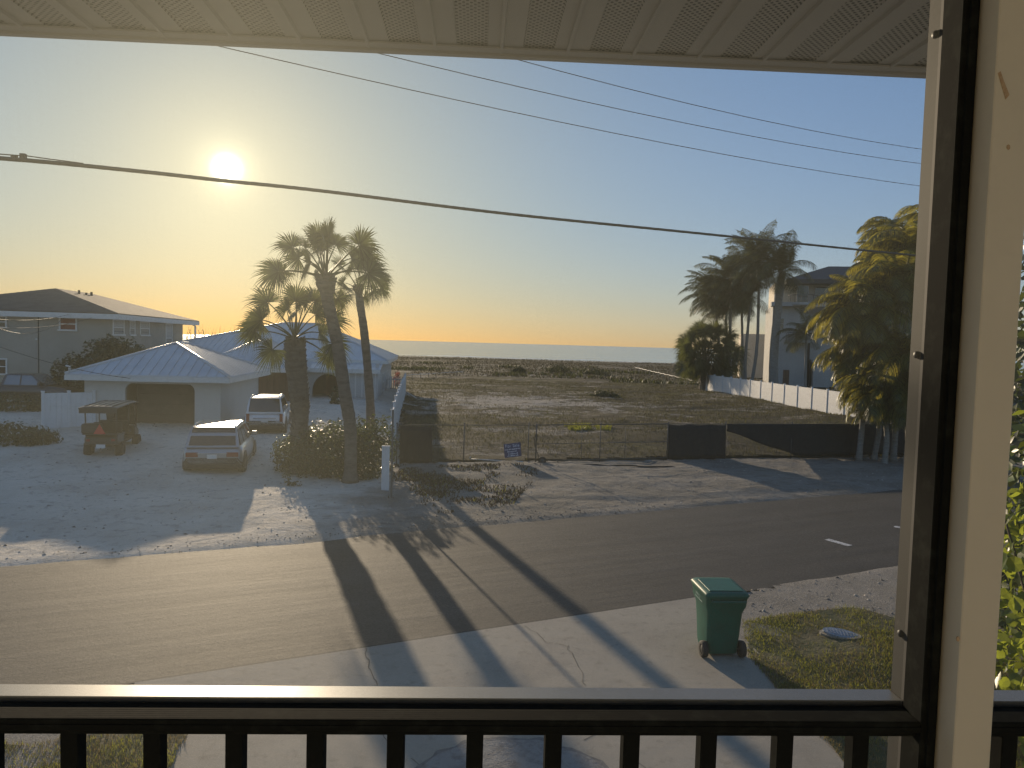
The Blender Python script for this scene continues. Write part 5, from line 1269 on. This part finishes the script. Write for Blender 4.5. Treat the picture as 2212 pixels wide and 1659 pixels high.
    if rails:
        for sg in (1, -1):
            q = MB(); y = sg*wt*.9; q.tube([(xr1+.1, y, zr-.02), (xr1+.25, y, zr+.05), (xf1-.35, y, zr+.05), (xf1-.15, y, zr-.02)], .018, 6); q.build('roof_rail', chrome, t_)
    for sg in (1, -1):
        q = MB()
        if light == 'vert': q.box((-.012, sg*hw*.80-.07, zb-.40), (.05, sg*hw*.80+.07, zb-.04), 0)
        else: q.box((-.012, sg*hw*.66-.20, zb-.36), (.08, sg*hw*.66+.20, zb-.20))
        q.build('tail_light', tail_red, t_, bevel=.012)
        q = MB(); q.box((Lc*.955, sg*hw*.60-.18, zb*hood-.24), (Lc*.99, sg*hw*.60+.14, zb*hood-.10)); q.build('headlight', plate_m, t_, bevel=.02)
        q = MB(); q.box((xf0-.35, sg*(hw+.03)-.10, zb+.02), (xf0-.18, sg*(hw+.03)+.10, zb+.17)); q.build('wing_mirror', paint, t_, bevel=.03)
        for x in (.17, .80):
            q = MB(); c = (x*Lc, sg*(hw-.005), wheel_r)
            arc = [(c[0]+(wheel_r+.09)*math.cos(a), c[2]+(wheel_r+.09)*math.sin(a)) for a in np.linspace(-.3, math.pi+.3, 17)]
            q.prism([(p[0], sg*(hw-.11), p[1]) for p in arc], (0, sg*.128, 0)); q.build('wheel_arch', plastic_k, t_)
            wheel(t_, (x*Lc, sg*(hw-.10), wheel_r), wheel_r, .25)
    q = MB(); q.box((-.03, -.16, zb-.42), (-.012, .16, zb-.27)); q.build('number_plate', plate_m, t_)
    q = MB(); q.box((xr1-.10, -wt*.92, zr-.055), (xr1+.12, wt*.92, zr-.018)); q.build('spoiler', roof_paint or paint, t_, bevel=.01)
    q = MB(); q.box((-.028, -.5, zb-.255), (-.0, .5, zb-.225)); q.build('tailgate_trim', chrome, t_)
    q = MB(); q.tube([(a_*.02, .0+.3*a_, zb+.09) for a_ in (0, 1)], .012, 6); q.build('wiper', plastic_k, t_)
    return t_, body
HD = R(-13)
def behind(px, py, Y): p = atY(px, py, Y); p.z = float(yardz(np.array(p.x), np.array(p.y))) if Y < 45 else 0; return p
silver = paint_m('silver_paint', (.30, .32, .34), .5, .3); white_p = paint_m('white_paint', (.66, .67, .68), 0, .25); dark_p = paint_m('dark_paint', (.035, .037, .042), .3, .3)
car('parked_car', behind(458, 1000, 25.6), HD, 'grey sport utility car parked nearest the street, sun glinting on its roof', 'car', 4.6, 2.02, 1.72, 1.05, silver, rear=(.012, .095), front=(.55, .77), light='horiz', group='cars parked on the sand yard')
car('parked_car', behind(571, 935, 33.6), HD, 'white boxy car with roof rails parked before the brown carport opening', 'car', 4.1, 1.82, 1.72, 1.02, white_p, rear=(.01, .055), front=(.60, .80), light='vert', group='cars parked on the sand yard')

# dark pickup, side on, far left
pk = thing('pickup_truck', behind(-66, 880, 42.4), 'dark pickup truck parked side on before the beige house at the left edge', 'truck', R(6))
q = MB(); hw = 1.0; st = [(0, .5, 1.20, .95), (.05, .45, 1.22, .99), (.5, .42, 1.22, 1.0), (2.2, .42, 1.22, 1.0), (2.3, .42, 1.24, 1.0), (4.2, .42, 1.24, 1.0), (4.5, .42, 1.22, 1.0), (5.5, .45, 1.10, .96), (5.75, .5, .95, .88), (5.8, .6, .85, .8)]
loft(q, [ring_sec(x, z0, z1, y*hw) for x, z0, z1, y in st]); q.build('body', dark_p, pk)
vs = []; prof = [(2.15, 1.2, .92), (2.35, 1.82, .76), (2.6, 1.88, .72), (3.6, 1.88, .72), (3.85, 1.82, .75), (4.65, 1.2, .9)]
for x, z, y in prof: vs += [(x, y, z), (x, -y, z)]
n = len(prof); q = MB(); q.add(vs, [(2*i, 2*i+2, 2*i+3, 2*i+1) for i in range(n-1)]); q.add([vs[2*i] for i in range(n)], [tuple(range(n))]); q.add([vs[2*i+1] for i in range(n)], [tuple(range(n))[::-1]]); q.build('cabin', dark_p, pk, bevel=.02)
sky_tone_glass = principled('sky_glass', (.22, .25, .27), .05, .55, spec=1.0)  # bright colour and metallic share put the sky's reflection into the glass
for sg in (1, -1):
    for (a0, a1, b0, b1) in ((2.35, 3.2, 2.5, 3.2), (3.28, 4.35, 3.28, 3.8)):
        q = MB(); q.prism([(a0, sg*.925, 1.26), (a1, sg*.915, 1.26), (b1, sg*.775, 1.79), (b0, sg*.775, 1.79)], (0, sg*.012, 0)); q.build('side_window', sky_tone_glass, pk)
    q = MB(); q.box((4.25, sg*1.06-.1, 1.24), (4.4, sg*1.06+.1, 1.45)); q.build('wing_mirror', dark_p, pk, bevel=.02)
    for x in (1.05, 4.75): wheel(pk, (x, sg*.9, .40), .40, .28)
q = MB(); q.prism([(3.87, -.70, 1.80), (3.87, .70, 1.80), (4.62, .84, 1.26), (4.62, -.84, 1.26)], (.015, 0, .012)); q.build('windscreen', sky_tone_glass, pk)
q = MB(); q.box((.05, -.93, 1.225), (2.15, .93, 1.27)); q.build('bed_cover', plastic_k, pk)

# ---- off-road golf buggy, rear towards the street
gc = thing('golf_buggy', behind(222, 985, 27.6), 'dark lifted golf buggy with roof, red triangle and white plate on its rear', 'buggy', R(90)-HD)
canopy_m = principled('canopy_black', (.05, .048, .044), .38, noise=[(3, (.08, .076, .07), .45, .7)])
buggy_m = principled('buggy_paint', (.02, .02, .022), .35, coat=.5)
seat_m = principled('black_vinyl', (.03, .028, .026), .5)
gc.scale = (.93, .93, .93)
q = MB(); q.box((.0, -.42, .42), (3.0, .42, .56)); q.build('chassis', plastic_k, gc, bevel=.03)
q = MB(); q.prism([(-.25, -.60, .56), (.75, -.60, .56), (.75, -.60, .95), (-.10, -.60, .98), (-.25, -.60, .85)], (0, 1.2, 0)); q.build('rear_body', buggy_m, gc, bevel=.04)
q = MB(); q.prism([(2.45, -.58, .56), (3.1, -.58, .56), (3.12, -.58, .80), (2.75, -.58, 1.02), (2.45, -.58, 1.05)], (0, 1.16, 0)); q.build('front_cowl', buggy_m, gc, bevel=.05)
q = MB(); q.box((.76, -.56, .56), (2.44, .56, .60)); q.build('floor', plastic_k, gc)
for x0, nm in ((.72, 1), (1.62, 1)):
    q = MB(); q.box((x0, -.54, .80), (x0+.46, .54, .92)); s_ = q.build('seat', seat_m, gc, bevel=.03)
    q = MB(); q.prism([(x0-.06, -.54, .95), (x0+.06, -.54, .95), (x0-.06, -.54, 1.38), (x0-.14, -.54, 1.36)], (0, 1.08, 0)); q.build('backrest', seat_m, gc, bevel=.03)
q = MB(); q.box((-.45, -.02, 1.02), (-.02, .66, 1.42), R(0)); q.build('rear_bag', seat_m, gc, bevel=.05)
q = MB(); q.box((-.42, -.62, .98), (-.05, .62, 1.015)); q.build('cargo_shelf', plastic_k, gc)
for sg in (1, -1):
    for x, x2 in ((-.15, -.25), (1.55, 1.5), (2.75, 2.35)):
        q = MB(); q.tube([(x, sg*.56, .8), (x2, sg*.57, 2.03)], .024, 6); q.build('roof_post', plastic_k, gc)
    for x in (.25, 2.72): wheel(gc, (x, sg*.58, .30), .30, .26, 'y', plastic_k, True)
    q = MB(); q.box((-.275, sg*.46-.07, .70), (-.24, sg*.46+.07, .80)); q.build('tail_light', tail_red, gc)
    q = MB(); q.box((-.27, sg*.52-.1, .56), (.45, sg*.52+.1, .62)); q.build('fender', plastic_k, gc)
q = MB(); n_ = 10
vs = []; fs = []
for i in range(n_+1):
    y = -.70+1.4*i/n_; z = 2.13-.05*(abs(y)/.7)**3
    for x, dz in ((-.62, -.03), (-.5, 0), (1.4, .03), (2.5, .0), (2.6, -.04)): vs.append((x, y, z+dz))
fs = [(i*5+k, i*5+k+1, (i+1)*5+k+1, (i+1)*5+k) for i in range(n_) for k in range(4)]
q.add(vs, fs, True); rf_ = q.build('roof', canopy_m, gc, fix=False); sm_ = rf_.modifiers.new('thickness', 'SOLIDIFY'); sm_.thickness = .03
for y in (-.5, -.25, 0, .25, .5):
    q = MB(); q.tube([(-.5, y, 2.135), (1.4, y, 2.165), (2.45, y, 2.135)], .018, 6); q.build('roof_rib', canopy_m, rf_)
q = MB(); q.box((-.62, -.68, 1.86), (-.60, .68, 2.08)); q.build('roof_skirt', seat_m, gc)
smv = principled('safety_red', (.55, .035, .03), .45)
q = MB(); q.prism([(-.475, -.24+.0, 1.02), (-.475, .20, 1.02), (-.475, -.02, 1.42)], (-.008, 0, 0)); q.build('warning_triangle', smv, gc)
q = MB(); q.box((-.285, -.17, .42), (-.27, .17, .58)); q.build('number_plate', plate_m, gc)
q = MB(); q.tube([(-.2, 0, .42), (-.36, 0, .40), (-.38, 0, .30)], .025, 6); q.build('tow_hitch', galv, gc)
q = MB(); q.tube([(2.4+.02*math.sin(a), .25+.17*math.cos(a), 1.18+.15*math.sin(a)) for a in np.linspace(0, 6.28, 17)], .014, 6, caps=False); q.build('steering_wheel', plastic_k, gc)
q = MB(); q.prism([(2.62, -.55, 1.05), (2.62, .55, 1.05), (2.40, .55, 1.98), (2.40, -.55, 1.98)], (.008, 0, 0)); q.build('windscreen', car_glass, gc)
# ------------------------------------------------------------------ the porch the picture is taken from
PA = R(2.7); S = 1.2
def porch(name, label=None, cat=None, kind=None): return tag(thing(name, (0, 0, CAMZ), label, cat, PA), kind=kind)
def sv(*a): return tuple(S*x for x in a)
black_alu = principled('black_aluminium', (.011, .012, .011), .85, spec=.05, noise=[(30, (.02, .022, .019), .5, .7)], bump=(90, .12, .001))
mill_alu = principled('mill_aluminium', (.27, .28, .29), .42, .45, noise=[(5, (.22, .23, .24), .45, .7), (60, (.38, .38, .38), .62, .75)])
shaded_alu = principled('shaded_aluminium', (.055, .055, .053), .75, .0, .25, noise=[(6, (.04, .04, .039), .45, .7), (60, (.08, .078, .073), .6, .8)])  # jamb metal darkened in colour in place of palm shade
cream_p = principled('cream_post_paint', (.56, .51, .40), .6, noise=[(2.2, (.52, .47, .365), .4, .7), (40, (.54, .49, .385), .5, .7)], bump=[(130, .1, .001)])
vinyl_s = bpy.data.materials.new('soffit_vinyl'); vinyl_s.use_nodes = True; t = vinyl_s.node_tree; b = t.nodes['Principled BSDF']
b.inputs['Roughness'].default_value = .55; b.inputs['Base Color'].default_value = (.33, .315, .28, 1)
perf = principled('soffit_vent_vinyl', (.50, .48, .44), .6)
t = perf.node_tree; b = t.nodes['Principled BSDF']        # rows of small round vent holes, staggered
tc = N(t, 'ShaderNodeTexCoord'); mp = N(t, 'ShaderNodeMapping'); mp.inputs['Scale'].default_value = (1/.0165, 1/.0165, 0); mp.inputs['Rotation'].default_value = (0, 0, R(45)); L(t, tc, 'Object', mp, 0)
fr = N(t, 'ShaderNodeVectorMath', operation='FRACTION'); L(t, mp, 0, fr, 0)
su = N(t, 'ShaderNodeVectorMath', operation='SUBTRACT'); L(t, fr, 0, su, 0); su.inputs[1].default_value = (.5, .5, 0)
le = N(t, 'ShaderNodeVectorMath', operation='LENGTH'); L(t, su, 0, le, 0)
hl = N(t, 'ShaderNodeMapRange', i={'From Min': .26, 'From Max': .33}); L(t, le, 'Value', hl, 0)
mx = N(t, 'ShaderNodeMix', data_type='RGBA'); L(t, hl, 0, mx, 'Factor'); mx.inputs[6].default_value = (.03, .03, .03, 1); mx.inputs[7].default_value = (.33, .315, .28, 1); L(t, mx, 2, b, 'Base Color')
bp = N(t, 'ShaderNodeBump', i={'Strength': 1.0, 'Distance': .003}); L(t, hl, 0, bp, 'Height'); L(t, bp, 0, b, 'Normal')

# roof overhang: soffit panels with a ridge at each joint, and the eave trim
pr = porch('porch_eave', 'perforated pale vinyl soffit and eave trim of the porch roof overhead', 'roof')
PZ, PV0, PV1, PITCHU = .849, .915, 2.2, .1908
for k in range(-11, 15):
    u = (-.3406 + k*PITCHU)*S; w = PITCHU*S
    V0, V1, Z = PV0*S, PV1*S, PZ*S
    prof = [(0, -.012), (.010, -.012), (.014, 0), (w*.34, 0), (w*.345, 0)]
    q = MB()            # plain flat half with its locking ridge
    for (a, za), (b_, zb_) in zip(prof[:-1], prof[1:]): q.add([(u+a, V0, Z+za), (u+b_, V0, Z+zb_), (u+b_, V1, Z+zb_), (u+a, V1, Z+za)], [(0, 1, 2, 3)])
    q.add([(u+w*.82, V0, Z), (u+w, V0, Z), (u+w, V1, Z), (u+w*.82, V1, Z)], [(0, 1, 2, 3)]); q.add([(u+w, V0, Z), (u+w, V0, Z-.012), (u+w, V1, Z-.012), (u+w, V1, Z)], [(0, 1, 2, 3)])
    o_ = q.build('soffit_panel', vinyl_s, pr, fix=False)
    q = MB(); q.add([(u+w*.345, V0, Z), (u+w*.36, V0, Z+.006), (u+w*.805, V0, Z+.006), (u+w*.82, V0, Z), (u+w*.345, V1, Z), (u+w*.36, V1, Z+.006), (u+w*.805, V1, Z+.006), (u+w*.82, V1, Z)],
                    [(0, 1, 5, 4), (1, 2, 6, 5), (2, 3, 7, 6)]); q.build('vent_strip', perf, o_, fix=False)
q = MB(); q.box(sv(-2.4, 2.2, .833), sv(2.4, 2.222, .95)); q.build('eave_trim', vinyl_s, pr)
q = MB(); q.box(sv(-2.4, 2.165, .8405), sv(2.4, 2.1985, .846)); q.build('soffit_channel', vinyl_s, pr)
q = MB(); q.box(sv(-2.5, -1.9, 1.0), sv(2.5, 2.23, 1.04)); q.build('roof_deck', principled('roof_underside', (.25, .23, .2), .9), pr)

# porch room behind the camera: floor, ceiling, house wall
room_w = principled('porch_wall_paint', (.55, .53, .46), .8, noise=[(1.5, (.49, .47, .41), .4, .7)])
deck_m = principled('porch_deck', (.30, .25, .19), .75, noise=[(5, (.22, .18, .14), .45, .65, (1, .1, 1))])
def room(name, lo, hi, mat):
    q = MB(); q.box(sv(*lo), sv(*hi)); o_ = q.build(name, mat, None, loc=(0, 0, CAMZ), rot=(0, 0, PA)); return tag(o_, kind='structure')
room('porch_floor', (-2.4, -1.6, -1.34), (2.4, .90, -1.25), deck_m)
room('porch_ceiling', (-2.4, -1.6, .93), (2.4, .91, .96), room_w)
room('house_wall', (-2.6, -1.8, -CAMZ/S), (2.6, -1.603, 1.0), room_w)
room('porch_beam', (-2.4, .80, -1.55), (2.4, .90, -1.342), room_w)
room('porch_header', (-2.4, .83, .70), (2.4, .905, .928), room_w)

# black railing with balusters
rg = porch('porch_railing', 'black aluminium porch railing with square balusters under the screen opening', 'railing')
def rail_bay(u0, u1):
    q = MB(); q.box(sv(u0, .83, -.449), sv(u1, .87, -.4345)); q.build('top_rail', black_alu, rg, bevel=.002)
    q = MB(); q.box(sv(u0, .8285, -.4435), sv(u1, .8299, -.4405)); q.build('rail_bead', black_alu, rg)
    q = MB(); q.box(sv(u0, .838, -.456), sv(u1, .864, -.4492)); q.build('rail_channel', black_alu, rg)
    q = MB(); q.box(sv(u0, .835, -1.19), sv(u1, .867, -1.16)); q.build('bottom_rail', black_alu, rg)
rail_bay(-2.3, .5355); rail_bay(.601, 2.3)
bm_ = MB(); bm_.box(sv(-.0098, .841, -1.159), sv(.0098, .861, -.4562)); bme = None
k = -1.9
cs = [-.4545+.0925*i for i in range(-18, 11)] + [.655+.0925*i for i in range(0, 16)]
for c in cs:
    if bme is None: o_ = bm_.build('baluster', black_alu, rg, bevel=.001); bme = o_.data; o_.location.x = c*S
    else: link('baluster', bme, rg, None, (c*S, 0, 0))
# screen frame: black stiles, aluminium sill and jamb, screws
sf = porch('screen_frame', 'black and bare aluminium frame that holds the insect screen', 'screen frame')
q = MB(); q.box(sv(.5358, .83, -1.24), sv(.5555, .869, .699)); q.build('stile', black_alu, sf, bevel=.002)
q = MB(); q.box(sv(.542, .826, -1.24), sv(.5495, .8298, .699)); q.build('spline_channel', black_alu, sf)
q = MB(); q.box(sv(.6005, .83, -1.24), sv(.606, .869, .699)); q.build('stile', black_alu, sf)
q = MB(); q.box(sv(-2.3, .8745, -.446), sv(.5395, .9055, -.4305)); q.build('sill', mill_alu, sf, bevel=.001)
q = MB(); q.box(sv(.6065, .8745, -.446), sv(2.3, .9055, -.4305)); q.build('sill', mill_alu, sf, bevel=.001)
q = MB(); q.box(sv(.5405, .8745, -1.24), sv(.5555, .9045, .699)); jb = q.build('jamb', shaded_alu, sf, bevel=.001)
for z in (.385, .0, -.35):
    q = MB(); q.lathe([(.0056, 0), (.0056, -.0028), (.004, -.0046), (.0, -.005)], 10, (.5404*S, .8875*S, z*S), 'x'); q.build('screw', plastic_k, jb)
# cream post
pp = porch('porch_post', 'cream painted porch post right of the screen with small rust stains', 'post')
q = MB(); q.box(sv(.5565, .80, -1.25), sv(.6008, .90, .93)); po = q.build('shaft', cream_p, pp, bevel=.0015)
rust = principled('rust_stain', (.36, .24, .13), .8, noise=[(300, (.42, .31, .19), .4, .6)])
def stain(pts):
    q = MB(); q.prism([(u*S, .80*S-.0006, z*S) for u, z in pts], (0, .0012, 0)); q.build('stain', rust, po)
st = []
def pin(x, y, v=.80):
    d = ray(x, y); n = Vector((-math.sin(PA), math.cos(PA), 0)); u = Vector((math.cos(PA), math.sin(PA), 0)); t_ = v/d.dot(n); q = d*t_; return (q.dot(u), q.z)
stain([pin(*p) for p in ((2155, 158), (2161, 154), (2168, 175), (2180, 205), (2172, 215), (2166, 195))]); stain([pin(2178+4*math.cos(a), 318+6*math.sin(a)) for a in np.linspace(0, 6.28, 9)[:-1]])
stain([pin(2069+3.5*math.cos(a), 1380+6*math.sin(a)) for a in np.linspace(0, 6.28, 9)[:-1]])
# insect screen: every strand of the weave, woven flat
def strand_mat(name, tangent):
    m = bpy.data.materials.new(name); m.use_nodes = True; t = m.node_tree; o = t.nodes['Material Output']; b = t.nodes['Principled BSDF']
    b.inputs['Base Color'].default_value = (.05, .05, .045, 1); b.inputs['Roughness'].default_value = .45
    trl = N(t, 'ShaderNodeBsdfTranslucent'); trl.inputs['Color'].default_value = STRAND_DIFF      # dust on the strands glows when lit from behind
    hr = N(t, 'ShaderNodeBsdfHair', component='Transmission', i={'RoughnessU': STRAND_R, 'RoughnessV': STRAND_R}); hr.inputs['Color'].default_value = STRAND_FWD
    cv = N(t, 'ShaderNodeCombineXYZ', i={0: tangent[0], 1: tangent[1], 2: tangent[2]}); L(t, cv, 0, hr, 'Tangent')
    m1 = N(t, 'ShaderNodeMixShader', i={0: .5}); L(t, trl, 0, m1, 1); L(t, hr, 0, m1, 2)
    m2 = N(t, 'ShaderNodeMixShader', i={0: .5}); L(t, b, 0, m2, 1); L(t, m1, 0, m2, 2); L(t, m2, 0, o, 0); return m
STRAND_R, STRAND_DIFF, STRAND_FWD = .20, (.012, .012, .012, 1), (.225, .235, .205, 1)
strand_v = strand_mat('screen_strand_upright', (0, 0, 1)); strand_h = strand_mat('screen_strand_level', (math.cos(PA), math.sin(PA), 0))
def screen(u0, u1, z0, z1, label, pitch=.00100, w=.000096):
    us = np.arange(u0, u1, pitch); zs = np.arange(z0, z1, pitch); v = .8725; dv = .00012
    r_ = np.random.default_rng(3)
    K = 5; an = -np.pi + np.arange(K)*np.pi/(K-1); ca, sa = np.cos(an), np.sin(an)          # each strand: the half round that faces the room
    def strands(c, vert, off):
        c = c + r_.normal(size=len(c))*pitch*.008; n = len(c); V = np.zeros((n, 2, K, 3)); a0, a1 = (z0, z1) if vert else (u0, u1)
        x = c[:, None] + w*ca; y = np.broadcast_to(v + off + w*sa, x.shape)
        for e, q in enumerate((a0, a1)):
            V[:, e, :, 0] = x if vert else q; V[:, e, :, 1] = y; V[:, e, :, 2] = q if vert else x
        return V.reshape(-1, 3), n
    Va, na = strands(us, True, 0); Vb, nb = strands(zs, False, .0003); V = np.concatenate([Va, Vb])*S
    i = (np.arange(na+nb)*2*K)[:, None]; k = np.arange(K-1); k2 = k+1
    F = np.stack([i+k, i+k2, i+K+k2, i+K+k], -1).reshape(-1, 4)
    o_ = link('insect_screen', np_mesh('insect_screen', V, F, True), None, strand_v, (0, 0, CAMZ), (0, 0, PA))
    o_.data.materials.append(strand_h); o_.data.polygons.foreach_set('material_index', np.repeat([0, 1], [na*(K-1), nb*(K-1)]).astype(np.int32))
    return tag(o_, label, 'insect screen', kind='stuff')
screen(-1.4, .5356, -1.15, .70, 'fine woven insect screen stretched across the wide porch opening')
screen(.6062, 1.1, -1.15, .70, 'fine woven insect screen in the narrow opening right of the post')
